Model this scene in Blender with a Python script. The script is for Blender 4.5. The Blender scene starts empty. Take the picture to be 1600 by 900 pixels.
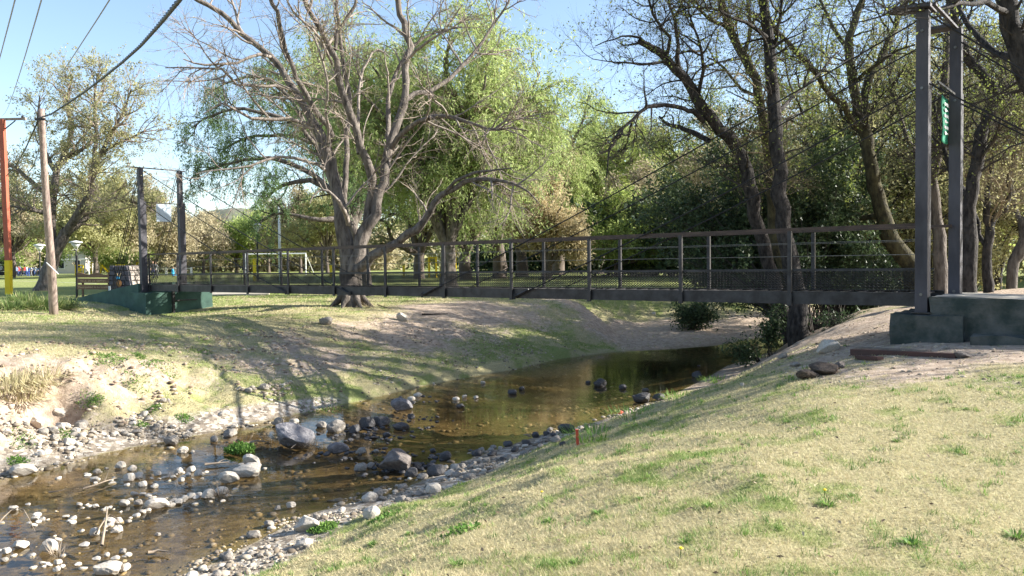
import bpy, math, random, numpy as np
from mathutils import Vector, Matrix, Euler
random.seed(7); rng = np.random.default_rng(7)
C = bpy.context.scene.collection
SC = bpy.context.scene

# ------------------------------------------------------------------ camera, light, exposure
CAMZ = 3.1                      # metres above the water of the stream
F = 1250.0                      # focal length in photograph pixels
PITCH, ROLL = math.radians(1.92), math.radians(0.7)
cam_d = bpy.data.cameras.new('camera'); cam = bpy.data.objects.new('camera', cam_d); C.objects.link(cam)
cam_d.sensor_width = 36; cam_d.lens = 36 * F / 1600; cam_d.clip_start = .05; cam_d.clip_end = 5000
fw = Vector((0, math.cos(PITCH), -math.sin(PITCH))); up0 = Vector((0, math.sin(PITCH), math.cos(PITCH))); rt0 = Vector((1, 0, 0))
rt = rt0 * math.cos(ROLL) - up0 * math.sin(ROLL); up = rt0 * math.sin(ROLL) + up0 * math.cos(ROLL)
cam.matrix_world = Matrix(((rt.x, up.x, -fw.x, 0), (rt.y, up.y, -fw.y, 0), (rt.z, up.z, -fw.z, CAMZ), (0, 0, 0, 1)))
SC.camera = cam
CAM = np.array([0, 0, CAMZ]); RT, UP, FW = np.array(rt), np.array(up), np.array(fw)

SUN_EL, SUN_AZ = math.radians(28), math.radians(6)      # azimuth from +X
w = bpy.data.worlds.new('World'); SC.world = w; w.use_nodes = True
nt = w.node_tree; bg = nt.nodes['Background']
sky = nt.nodes.new('ShaderNodeTexSky'); sky.sky_type = 'NISHITA'; sky.sun_disc = False
sky.sun_elevation = SUN_EL; sky.sun_rotation = math.pi / 2 - SUN_AZ
sky.air_density = 1.0; sky.dust_density = 1.6; sky.ozone_density = 1.0; sky.altitude = 700
nt.links.new(sky.outputs[0], bg.inputs[0]); bg.inputs[1].default_value = 0.094
sun_d = bpy.data.lights.new('sun', 'SUN'); sun = bpy.data.objects.new('sun', sun_d); C.objects.link(sun)
sun_d.energy = 4.8; sun_d.angle = math.radians(.5); sun_d.color = (1, .96, .88)
sdir = Vector((math.cos(SUN_EL) * math.cos(SUN_AZ), math.cos(SUN_EL) * math.sin(SUN_AZ), math.sin(SUN_EL)))
sun.rotation_euler = sdir.to_track_quat('Z', 'Y').to_euler(); sun.location = (30, 0, 40)
SC.view_settings.view_transform = 'Standard'; SC.view_settings.look = 'None'
SC.view_settings.exposure = 1.65; SC.view_settings.gamma = 1.0
SC.cycles.max_bounces = 6; SC.cycles.diffuse_bounces = 3; SC.cycles.transparent_max_bounces = 16
SC.cycles.caustics_reflective = False; SC.cycles.caustics_refractive = False

# ------------------------------------------------------------------ helpers
def ray(px, py):
    px, py = np.asarray(px, float), np.asarray(py, float)
    return FW + np.multiply.outer((px - 800) / F, RT) + np.multiply.outer((450 - py) / F, UP)
def at(px, py, D):              # point seen in direction px,py at depth D metres
    return CAM + ray(px, py) * D
def onz(px, py, z=0.0):
    r = ray(px, py); return CAM + r * ((z - CAMZ) / r[2])

def tag(o, label=None, cat=None, group=None, kind=None):
    if label: o['label'] = label
    if cat: o['category'] = cat
    if group: o['group'] = group
    if kind: o['kind'] = kind
    return o
def empty(name, loc=(0, 0, 0), label=None, cat=None, group=None):
    o = bpy.data.objects.new(name, None); C.objects.link(o); o.location = Vector([float(v) for v in loc]); o.empty_display_size = .2
    return tag(o, label, cat, group)
def mesh(name, V, Fs, smooth=False, attrs=None):
    """V (n,3); Fs: list of (m,3|4) int arrays; attrs: {name: per-face or per-vertex array}"""
    me = bpy.data.meshes.new(name)
    V = np.asarray(V, np.float32)
    Fs = [np.asarray(f, np.int32) for f in (Fs if isinstance(Fs, list) and getattr(Fs[0], 'ndim', 1) == 2 else [Fs]) if len(f)]
    me.vertices.add(len(V)); me.vertices.foreach_set('co', V.ravel())
    loops = np.concatenate([f.ravel() for f in Fs]); tot = np.concatenate([np.full(len(f), f.shape[1], np.int32) for f in Fs])
    start = np.concatenate([[0], np.cumsum(tot)[:-1]]).astype(np.int32)
    me.loops.add(len(loops)); me.loops.foreach_set('vertex_index', loops)
    me.polygons.add(len(tot)); me.polygons.foreach_set('loop_start', start)
    me.update(calc_edges=True)
    me.polygons.foreach_set('use_smooth', np.full(len(tot), bool(smooth)))
    if attrs:
        for k, a in attrs.items():
            a = np.asarray(a, np.float32); dom = 'POINT' if len(a) == len(V) and len(a) != len(tot) else 'FACE'
            if a.ndim == 2:
                at_ = me.attributes.new(k, 'FLOAT_VECTOR', dom); at_.data.foreach_set('vector', a.ravel())
            else:
                at_ = me.attributes.new(k, 'FLOAT', dom); at_.data.foreach_set('value', a)
    return me
def obj(name, me, mat=None, parent=None, **kw):
    o = bpy.data.objects.new(name, me); C.objects.link(o)
    if mat is not None and not me.materials: me.materials.append(mat)
    if parent is not None: o.parent = parent
    return tag(o, **kw)
def wobj(name, me, mat, parent, **kw):
    """a part whose mesh is in world coordinates, parented to a thing that stands at its base"""
    me.transform(Matrix.Translation(-Vector(parent.matrix_basis.translation)))
    return obj(name, me, mat, parent, **kw)
def copy_tree(o, parent=None):
    c = o.copy(); C.objects.link(c); c.parent = parent
    for ch in [x for x in C.objects if x.parent == o]:
        copy_tree(ch, c)
    return c
class MB:
    """collects boxes, bars and tubes; gives ONE mesh"""
    def __init__(s): s.V = []; s.F4 = []; s.F3 = []; s.n = 0
    def add(s, V, F):
        F = np.asarray(F) + s.n; V = np.asarray(V, float); s.V.append(V); s.n += len(V)
        (s.F4 if F.shape[1] == 4 else s.F3).append(F); return s
    def box(s, c, size, M=None):
        x, y, z = [v / 2 for v in size]
        V = np.array([[a, b, d] for d in (-z, z) for b in (-y, y) for a in (-x, x)])
        if M is not None: V = V @ np.array(M).T
        return s.add(V + np.array(c), [[0, 2, 3, 1], [4, 5, 7, 6], [0, 1, 5, 4], [2, 6, 7, 3], [0, 4, 6, 2], [1, 3, 7, 5]])
    def bar(s, a, b, w_, h_, upv=(0, 0, 1)):        # box beam from a to b
        a, b = np.array(a, float), np.array(b, float); d = b - a; L = np.linalg.norm(d); d /= L
        u = np.array(upv, float); r = np.cross(d, u)
        if np.linalg.norm(r) < 1e-4: r = np.cross(d, [1, 0, 0])
        r /= np.linalg.norm(r); u = np.cross(r, d)
        return s.box((a + b) / 2, (L, w_, h_), np.column_stack([d, r, u]))
    def tube(s, pts, r, sides=8, cap=True):
        P = np.array(pts, float); R = np.full(len(P), r) if np.isscalar(r) else np.array(r, float)
        V, Fq = tubes(P[None], R[None], sides); n0 = s.n; s.add(V, Fq)
        if cap:
            K = len(P); base = np.arange(sides)
            for k in (0, K - 1):
                c = len(s.V); s.V.append(P[k][None]); ci = s.n; s.n += 1
                ring = n0 + k * sides + base
                f = np.column_stack([ring, np.roll(ring, -1), np.full(sides, ci)])
                s.F3.append(f[:, ::-1] if k == 0 else f)
        return s
    def me(s, name='m', smooth=False, attrs=None):
        Fs = []
        if s.F4: Fs.append(np.concatenate(s.F4))
        if s.F3: Fs.append(np.concatenate(s.F3))
        return mesh(name, np.concatenate(s.V), Fs, smooth, attrs)

def norm(v): return v / np.maximum(np.linalg.norm(v, axis=-1, keepdims=True), 1e-9)
def tubes(P, R, sides):
    N, K, _ = P.shape
    T = norm(np.gradient(P, axis=1)) if K > 1 else P
    avg = norm(P[:, -1] - P[:, 0]); ref = np.where(np.abs(avg[:, 2:3]) < .8, np.array([[0, 0, 1.]]), np.array([[1., 0, 0]]))
    A = norm(np.cross(T, ref[:, None, :])); B = np.cross(T, A)
    th = np.arange(sides) * 2 * np.pi / sides
    V = P[:, :, None, :] + R[:, :, None, None] * (np.cos(th)[None, None, :, None] * A[:, :, None, :] + np.sin(th)[None, None, :, None] * B[:, :, None, :])
    i = np.arange(N)[:, None, None] * K * sides; k = np.arange(K - 1)[None, :, None] * sides; j = np.arange(sides)[None, None, :]; j2 = (j + 1) % sides
    Fq = np.stack([i + k + j, i + k + j2, i + k + sides + j2, i + k + sides + j], -1).reshape(-1, 4)
    return V.reshape(-1, 3), Fq

def h2(ix, iy):
    a = (ix * 374761393 + iy * 668265263) & 0xffffffff
    a = ((a ^ (a >> 13)) * 1274126177) & 0xffffffff
    return ((a ^ (a >> 16)) & 0xffff) / 65535.0
def vnoise(x, y):
    ix, iy = np.floor(x).astype(np.int64), np.floor(y).astype(np.int64); fx, fy = x - ix, y - iy
    fx, fy = fx * fx * (3 - 2 * fx), fy * fy * (3 - 2 * fy)
    return (h2(ix, iy) * (1 - fx) + h2(ix + 1, iy) * fx) * (1 - fy) + (h2(ix, iy + 1) * (1 - fx) + h2(ix + 1, iy + 1) * fx) * fy
def fbm(x, y, o=4):
    t = 0; a = .5
    for i in range(o): t = t + a * vnoise(x + 17.3 * i, y - 9.1 * i); x, y, a = x * 2.03, y * 2.03, a * .5
    return t / (1 - .5 ** o)
def sstep(a, b, x): t = np.clip((x - a) / (b - a), 0, 1); return t * t * (3 - 2 * t)

# ------------------------------------------------------------------ materials
MATS = {}
def newmat(name):
    m = bpy.data.materials.new(name); m.use_nodes = True; MATS[name] = m
    n = m.node_tree.nodes; return m, n, m.node_tree.links, n['Principled BSDF']
def ramp(n, stops):
    r = n.new('ShaderNodeValToRGB'); e = r.color_ramp.elements
    while len(e) < len(stops): e.new(.5)
    for el, (p, c) in zip(e, stops): el.position = p; el.color = (*c, 1)
    return r
def noise(n, l, scale, detail=4, coord=None, rough=.6, vec='Object'):
    t = n.new('ShaderNodeTexNoise'); t.inputs['Scale'].default_value = scale; t.inputs['Detail'].default_value = detail; t.inputs['Roughness'].default_value = rough
    if coord is None: tc = n.new('ShaderNodeTexCoord'); coord = tc.outputs[vec]
    l.new(coord, t.inputs['Vector']); return t
def simple(name, c1, c2=None, scale=6, rough=.7, metal=0, bump=.2, bscale=None, spec=.3, stretch=None, pos=(.35, .65), bdist=.01):
    m, n, l, b = newmat(name); c2 = c2 or tuple(v * .75 for v in c1)
    tc = n.new('ShaderNodeTexCoord'); co = tc.outputs['Object']
    if stretch:
        mp = n.new('ShaderNodeMapping'); mp.inputs['Scale'].default_value = stretch; l.new(co, mp.inputs[0]); co = mp.outputs[0]
    t = noise(n, l, scale, 6, co); r = ramp(n, [(pos[0], c2), (pos[1], c1)]); l.new(t.outputs[0], r.inputs[0]); l.new(r.outputs[0], b.inputs['Base Color'])
    b.inputs['Roughness'].default_value = rough; b.inputs['Metallic'].default_value = metal; b.inputs['Specular IOR Level'].default_value = spec
    if bump:
        t2 = noise(n, l, bscale or scale * 4, 5, co); bp = n.new('ShaderNodeBump'); bp.inputs['Strength'].default_value = bump; bp.inputs['Distance'].default_value = bdist
        l.new(t2.outputs[0], bp.inputs['Height']); l.new(bp.outputs[0], b.inputs['Normal'])
    return m
def leafmat(name, stops, trans=.45, rough=.6, tint=1.25):
    """leaf colour from the face attribute var (each leaf its own shade)"""
    m, n, l, b = newmat(name)
    a = n.new('ShaderNodeAttribute'); a.attribute_name = 'var'
    r = ramp(n, stops); l.new(a.outputs['Fac'], r.inputs[0])
    l.new(r.outputs[0], b.inputs['Base Color']); b.inputs['Roughness'].default_value = rough; b.inputs['Specular IOR Level'].default_value = .25
    tr = n.new('ShaderNodeBsdfTranslucent'); mx = n.new('ShaderNodeMixShader'); mx.inputs[0].default_value = trans
    mul = n.new('ShaderNodeVectorMath'); mul.operation = 'SCALE'; mul.inputs[3].default_value = tint; l.new(r.outputs[0], mul.inputs[0]); l.new(mul.outputs[0], tr.inputs[0])
    l.new(b.outputs[0], mx.inputs[1]); l.new(tr.outputs[0], mx.inputs[2]); l.new(mx.outputs[0], n['Material Output'].inputs[0])
    return m
M_steel = simple('painted_steel', (.055, .052, .054), (.024, .022, .022), 5, .5, .25, .15, 40)
M_post = simple('weathered_tower_paint', (.088, .083, .094), (.034, .032, .038), 2.5, .6, .1, .2, 25, stretch=(1, 1, .35))
M_rail = simple('rusty_handrail', (.085, .055, .042), (.045, .03, .025), 4, .5, .2, .15, 40)
M_cable = simple('steel_cable', (.03, .028, .028), None, 8, .5, .3, 0)
M_mesh = simple('galvanised_mesh', (.09, .085, .08), (.05, .046, .043), 8, .6, .3, 0)
M_wire = simple('galvanised_wire', (.16, .155, .15), None, 8, .4, .6, 0)
M_deck = simple('timber_deck', (.16, .13, .10), (.09, .07, .06), 3, .8, 0, .3)
M_green = simple('faded_green_paint', (.06, .12, .09), (.03, .062, .052), 2.4, .8, 0, .35, 14, pos=(.3, .7))
M_greenold = simple('worn_green_paint_on_concrete', (.105, .105, .095), (.03, .042, .037), 3.2, .85, 0, .6, 12, pos=(.38, .66), bdist=.03)
M_conc = simple('pale_concrete', (.42, .38, .31), (.30, .27, .22), 2.2, .9, 0, .3, 20)
M_pole = simple('weathered_pole_wood', (.36, .28, .235), (.17, .125, .11), 3, .85, 0, .6, 9, stretch=(7, 7, .35), pos=(.36, .6))
M_white = simple('white_paint', (.72, .72, .70), (.6, .6, .58), 4, .5, 0, 0)
M_yellow = simple('yellow_paint', (.85, .62, .02), (.75, .52, .02), 4, .5, 0, 0)
M_redbrown = simple('red_brown_paint', (.42, .115, .065), (.30, .08, .05), 5, .6, 0, .2, stretch=(3, 3, .4))
M_signwood = simple('carved_sign_wood', (.24, .14, .085), (.14, .085, .055), 3, .7, 0, .4, stretch=(.4, 2, 4))
M_letter = simple('tan_carved_letters', (.62, .45, .26), None, 8, .7, 0, 0)
M_beam = simple('oxide_red_beam', (.085, .04, .032), (.06, .035, .03), 3, .7, 0, .3)
M_beamold = simple('grey_timber', (.24, .20, .16), (.13, .10, .08), 3, .85, 0, .4, stretch=(.4, 3, 3))
M_stake = simple('red_plastic', (.62, .10, .05), (.5, .08, .045), 8, .5, 0, 0)
M_bark = simple('grey_bark', (.20, .17, .145), (.055, .044, .038), 2.2, .9, 0, 1, 7, stretch=(4, 4, 1), pos=(.33, .62), bdist=.05)
M_barkpale = simple('pale_bark', (.30, .255, .215), (.14, .115, .10), 3.5, .9, 0, .8, 9, stretch=(3, 3, 1), pos=(.35, .6), bdist=.03)
M_barkdark = simple('dark_mottled_bark', (.062, .053, .047), (.014, .012, .011), 4, .9, 0, 1, 8, stretch=(2.5, 2.5, 1), pos=(.38, .62), bdist=.05)
M_barkmoss = simple('mossy_bark', (.10, .088, .045), (.032, .028, .018), 4, .95, 0, 1, 9, stretch=(2, 2, 1), pos=(.35, .62), bdist=.04)
M_barkfar = simple('far_bark', (.15, .12, .10), (.08, .065, .055), 1.5, .95, 0, 0)
M_twig = simple('pinkish_twigs', (.33, .265, .215), (.20, .155, .13), .8, .9, 0, 0)
M_twigdark = simple('dark_twigs', (.06, .05, .04), (.03, .025, .02), .8, .9, 0, 0)
M_twigolive = simple('olive_twigs', (.26, .21, .13), (.16, .13, .08), .8, .9, 0, 0)
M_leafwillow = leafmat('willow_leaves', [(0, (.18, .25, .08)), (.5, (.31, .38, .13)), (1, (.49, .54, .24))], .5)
M_leafshadewillow = leafmat('backlit_shade_willow_leaves', [(0, (.05, .10, .045)), (.5, (.10, .17, .06)), (1, (.19, .26, .08))], .4)  # darker willow leaves, the shade of the backlit side painted in
M_leafolive = leafmat('olive_leaves', [(0, (.20, .20, .09)), (.5, (.34, .33, .15)), (1, (.50, .47, .25))], .4)
M_leafbrown = leafmat('brown_haze_of_buds', [(0, (.24, .20, .13)), (.5, (.37, .32, .20)), (1, (.48, .43, .28))], .35)
M_leafblond = leafmat('blond_blossom', [(0, (.30, .24, .13)), (.5, (.45, .37, .21)), (1, (.60, .52, .32))], .4)
M_leaflime = leafmat('lime_leaves', [(0, (.19, .25, .07)), (.5, (.32, .39, .11)), (1, (.48, .53, .19))], .5)
M_leafspring = leafmat('young_spring_leaves', [(0, (.09, .12, .03)), (.5, (.17, .21, .05)), (1, (.30, .33, .09))], .45)
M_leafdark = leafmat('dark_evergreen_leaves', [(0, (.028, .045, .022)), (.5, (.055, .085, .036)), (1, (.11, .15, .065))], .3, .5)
M_reed = leafmat('strappy_leaves', [(0, (.10, .15, .045)), (.6, (.17, .24, .07)), (1, (.38, .36, .17))], .3)
M_weed = leafmat('weed_leaves', [(0, (.06, .13, .025)), (.6, (.12, .23, .045)), (1, (.22, .33, .07))], .35)
M_grass = leafmat('short_dry_grass', [(0, (.56, .48, .30)), (.14, (.44, .37, .22)), (.30, (.50, .46, .25)), (.48, (.36, .37, .15)), (.68, (.24, .30, .09)), (1, (.13, .21, .05))], .25)
M_rock = simple('river_stone', (.32, .29, .25), (.18, .155, .13), 7, .85, 0, .5, 30)
M_rockpale = simple('sun_bleached_stone', (.55, .50, .43), (.36, .31, .25), 9, .9, 0, .5, 30)
M_rockdark = simple('wet_dark_stone', (.085, .08, .08), (.045, .042, .042), 7, .55, 0, .4, 30)
M_boulder = simple('grey_boulder', (.34, .32, .32), (.17, .16, .17), 2.6, .85, 0, 1.0, 9, bdist=.05)
M_rockbrown = simple('brown_boulder', (.24, .205, .18), (.12, .10, .09), 2.6, .85, 0, .8, 9, bdist=.05)
M_drift = simple('driftwood', (.34, .275, .20), (.20, .155, .115), 6, .9, 0, .3)
M_soil = simple('dark_soil', (.16, .12, .09), (.06, .045, .035), 5, .95, 0, .8, 14, bdist=.04)
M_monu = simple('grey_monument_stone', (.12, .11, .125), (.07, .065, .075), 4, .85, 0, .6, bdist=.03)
M_monulit = simple('sunlit_side_monument_stone', (.42, .36, .31), (.28, .24, .21), 4, .85, 0, .5)  # same stone; sunlight on the right face is put into the paler colour
M_mortar = simple('dark_mortar', (.10, .09, .095), None, 6, .9, 0, .3)
M_sign = simple('bleached_sheet_metal', (.50, .57, .63), (.44, .51, .58), 2, .5, .1, 0)
M_banner = simple('green_cloth', (.025, .24, .14), (.02, .19, .11), 3, .8, 0, 0)
M_wall = simple('far_wall_plaster', (.55, .50, .42), (.45, .41, .35), .5, .9, 0, 0)
M_thatch = simple('thatch', (.20, .17, .145), (.13, .11, .095), 2, .95, 0, .5)
M_dark = simple('dark_opening', (.02, .02, .022), None, 2, .9, 0, 0)
M_skin = simple('skin', (.38, .22, .15), None, 5, .6, 0, 0)
M_hair = simple('dark_hair', (.025, .018, .014), None, 5, .7, 0, 0)
M_glass = simple('lamp_diffuser', (.62, .63, .64), (.55, .56, .57), 3, .35, 0, 0)
def cloth(name, c): return simple(name, c, tuple(v * .85 for v in c), 6, .85, 0, 0)
M_cl = {k: cloth(k + '_cloth', c) for k, c in dict(pale_blue=(.32, .42, .62), blue=(.06, .11, .35), white=(.7, .7, .7), red=(.5, .05, .05), navy=(.025, .03, .07), black=(.02, .02, .022), grey=(.2, .2, .21), cyan=(.05, .35, .6), brown=(.16, .08, .05)).items()}

# ground: mask.x dirt, mask.y green, mask.z gravel
m, n, l, b = newmat('lawn_and_bank'); M_ground = m
tc = n.new('ShaderNodeTexCoord'); O = tc.outputs['Object']
am = n.new('ShaderNodeAttribute'); am.attribute_name = 'mask'; sx = n.new('ShaderNodeSeparateXYZ'); l.new(am.outputs['Vector'], sx.inputs[0])
def mixc(fac, a, c):
    x = n.new('ShaderNodeMix'); x.data_type = 'RGBA'; l.new(fac, x.inputs[0]); l.new(a, x.inputs[6]); l.new(c, x.inputs[7]); return x.outputs[2]
def mth(op, a, c, clampv=True):
    x = n.new('ShaderNodeMath'); x.operation = op; x.use_clamp = clampv
    for i, v in enumerate((a, c)):
        if isinstance(v, (int, float)): x.inputs[i].default_value = v
        else: l.new(v, x.inputs[i])
    return x.outputs[0]
nf = noise(n, l, 38, 6, O, .75); ns = noise(n, l, 1.3, 5, O); nm = noise(n, l, 7, 5, O, .7)
dry = ramp(n, [(.3, (.17, .15, .08)), (.48, (.34, .30, .16)), (.7, (.50, .44, .26))]); l.new(nf.outputs[0], dry.inputs[0])
grn = ramp(n, [(.3, (.12, .155, .05)), (.5, (.22, .25, .085)), (.72, (.36, .35, .15))]); l.new(nf.outputs[0], grn.inputs[0])
dirt = ramp(n, [(.3, (.23, .17, .125)), (.5, (.40, .31, .235)), (.7, (.55, .45, .35))]); l.new(nm.outputs[0], dirt.inputs[0])
vor = n.new('ShaderNodeTexVoronoi'); vor.inputs['Scale'].default_value = 14; l.new(O, vor.inputs['Vector'])
grav = ramp(n, [(0, (.16, .13, .10)), (.5, (.32, .27, .21)), (1, (.52, .47, .40))]); sv = n.new('ShaderNodeSeparateXYZ'); l.new(vor.outputs['Color'], sv.inputs[0]); l.new(sv.outputs[0], grav.inputs[0])
gf = mth('ADD', sx.outputs[1], mth('MULTIPLY', mth('SUBTRACT', nm.outputs[0], .5, False), .9, False))
df = mth('ADD', sx.outputs[0], mth('MULTIPLY', mth('SUBTRACT', nm.outputs[0], .5, False), 1.1, False))
rf = mth('ADD', sx.outputs[2], mth('MULTIPLY', mth('SUBTRACT', nm.outputs[0], .5, False), .8, False))
def sharp(v):
    r = n.new('ShaderNodeMapRange'); r.inputs[1].default_value = .3; r.inputs[2].default_value = .7; l.new(v, r.inputs[0]); return r.outputs[0]
c = mixc(sharp(gf), dry.outputs[0], grn.outputs[0]); c = mixc(sharp(df), c, dirt.outputs[0]); c = mixc(sharp(rf), c, grav.outputs[0])
# algae and silt stain the bed below the waterline
sz = n.new('ShaderNodeSeparateXYZ'); l.new(O, sz.inputs[0])
wet = n.new('ShaderNodeMapRange'); wet.inputs[1].default_value = .03; wet.inputs[2].default_value = -.04; l.new(sz.outputs[2], wet.inputs[0])
bed = ramp(n, [(.3, (.06, .045, .026)), (.5, (.145, .108, .062)), (.72, (.27, .21, .13))]); l.new(nm.outputs[0], bed.inputs[0])
c = mixc(wet.outputs[0], c, bed.outputs[0])
deep = n.new('ShaderNodeMapRange'); deep.inputs[1].default_value = -.14; deep.inputs[2].default_value = -.42; l.new(sz.outputs[2], deep.inputs[0])
silt = ramp(n, [(.3, (.016, .016, .009)), (.6, (.048, .044, .024)), (.8, (.085, .072, .04))]); l.new(ns.outputs[0], silt.inputs[0]); c = mixc(deep.outputs[0], c, silt.outputs[0])  # deep silt, darkened also to stand in for light the water absorbs
l.new(c, b.inputs['Base Color']); b.inputs['Roughness'].default_value = .95; b.inputs['Specular IOR Level'].default_value = .1
bp = n.new('ShaderNodeBump'); bp.inputs['Strength'].default_value = .7; bp.inputs['Distance'].default_value = .03
l.new(mth('ADD', nf.outputs[0], mth('MULTIPLY', nm.outputs[0], 1.5, False), False), bp.inputs['Height']); l.new(bp.outputs[0], b.inputs['Normal'])

m, n, l, b = newmat('stream_water'); M_water = m; n.remove(b)
tc = n.new('ShaderNodeTexCoord'); mp = n.new('ShaderNodeMapping'); mp.inputs['Rotation'].default_value = (0, 0, math.radians(-50)); mp.inputs['Scale'].default_value = (1, 2.2, 1); l.new(tc.outputs['Object'], mp.inputs[0])
t1 = noise(n, l, 4.0, 3, mp.outputs[0], .55); t2 = noise(n, l, .35, 2, tc.outputs['Object'])
mr = n.new('ShaderNodeMapRange'); mr.inputs[1].default_value = .4; mr.inputs[2].default_value = .62; mr.inputs[3].default_value = .1; mr.inputs[4].default_value = 1; l.new(t2.outputs[0], mr.inputs[0])
mm = n.new('ShaderNodeMath'); mm.operation = 'MULTIPLY'; l.new(t1.outputs[0], mm.inputs[0]); l.new(mr.outputs[0], mm.inputs[1])
bp = n.new('ShaderNodeBump'); bp.inputs['Strength'].default_value = .17; bp.inputs['Distance'].default_value = .03; l.new(mm.outputs[0], bp.inputs['Height'])
geo = n.new('ShaderNodeNewGeometry'); dt = n.new('ShaderNodeVectorMath'); dt.operation = 'DOT_PRODUCT'; l.new(bp.outputs[0], dt.inputs[0]); l.new(geo.outputs['Incoming'], dt.inputs[1])
def wm(op, a, c_):
    x = n.new('ShaderNodeMath'); x.operation = op
    for i, v in enumerate((a, c_)):
        if v is None: continue
        if isinstance(v, (int, float)): x.inputs[i].default_value = v
        else: l.new(v, x.inputs[i])
    return x
f1 = wm('MINIMUM', wm('ABSOLUTE', dt.outputs['Value'], None).outputs[0], 1.0); f2 = wm('POWER', wm('SUBTRACT', 1.0, f1.outputs[0]).outputs[0], 5.0); fr = wm('ADD', wm('MULTIPLY', f2.outputs[0], .98).outputs[0], .02)      # Schlick, the same from above and below
gl = n.new('ShaderNodeBsdfGlossy'); gl.inputs['Roughness'].default_value = .02; l.new(bp.outputs[0], gl.inputs['Normal'])
tp = n.new('ShaderNodeBsdfTransparent'); tp.inputs[0].default_value = (.84, .77, .60, 1)
mx = n.new('ShaderNodeMixShader'); l.new(fr.outputs[0], mx.inputs[0]); l.new(tp.outputs[0], mx.inputs[1]); l.new(gl.outputs[0], mx.inputs[2]); l.new(mx.outputs[0], n['Material Output'].inputs[0])

m, n, l, b = newmat('wooded_hill'); M_hill = m
t = noise(n, l, .05, 8, None, .8); r = ramp(n, [(.35, (.055, .07, .05)), (.52, (.10, .11, .07)), (.7, (.19, .165, .12))]); l.new(t.outputs[0], r.inputs[0]); l.new(r.outputs[0], b.inputs['Base Color']); b.inputs['Roughness'].default_value = 1

# ------------------------------------------------------------------ terrain
FEpx = [(0, 745), (100, 722), (200, 700), (300, 682), (400, 660), (500, 640), (570, 625), (650, 605), (720, 592), (800, 578), (870, 562), (950, 551), (1060, 545), (1120, 540), (1195, 527)]
FE = [(-60, -18), (-20, 5)] + [tuple(onz(*p)[:2]) for p in FEpx] + [(15, 33.5), (24, 37), (60, 42)]
NEpx = [(300, 898), (380, 858), (429, 832), (486, 802), (546, 787), (607, 775), (680, 742), (740, 715), (800, 695), (852, 678), (902, 668), (960, 650), (1020, 628), (1060, 612), (1105, 590), (1135, 572), (1200, 551)]
NE = [(-60, -40), (-16, -5), (-9, 1), (-5.5, 5)] + [tuple(onz(*p)[:2]) for p in NEpx] + [(12, 28), (20, 31), (60, 35)]
FE, NE = np.array(FE), np.array(NE)
def sdist(x, y, poly):
    best = np.full(x.shape, 1e9); sg = np.ones(x.shape); nx = np.zeros(x.shape)
    for (ax, ay), (bx, by) in zip(poly[:-1], poly[1:]):
        dx, dy = bx - ax, by - ay; L2 = dx * dx + dy * dy
        t = np.clip(((x - ax) * dx + (y - ay) * dy) / L2, 0, 1); qx, qy = ax + t * dx, ay + t * dy
        d = np.hypot(x - qx, y - qy); m_ = d < best - 1e-9
        best = np.where(m_, d, best); sg = np.where(m_, np.sign(dx * (y - ay) - dy * (x - ax)), sg); nx = np.where(m_, qx, nx)
    return best * np.where(sg == 0, 1, sg), nx
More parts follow.
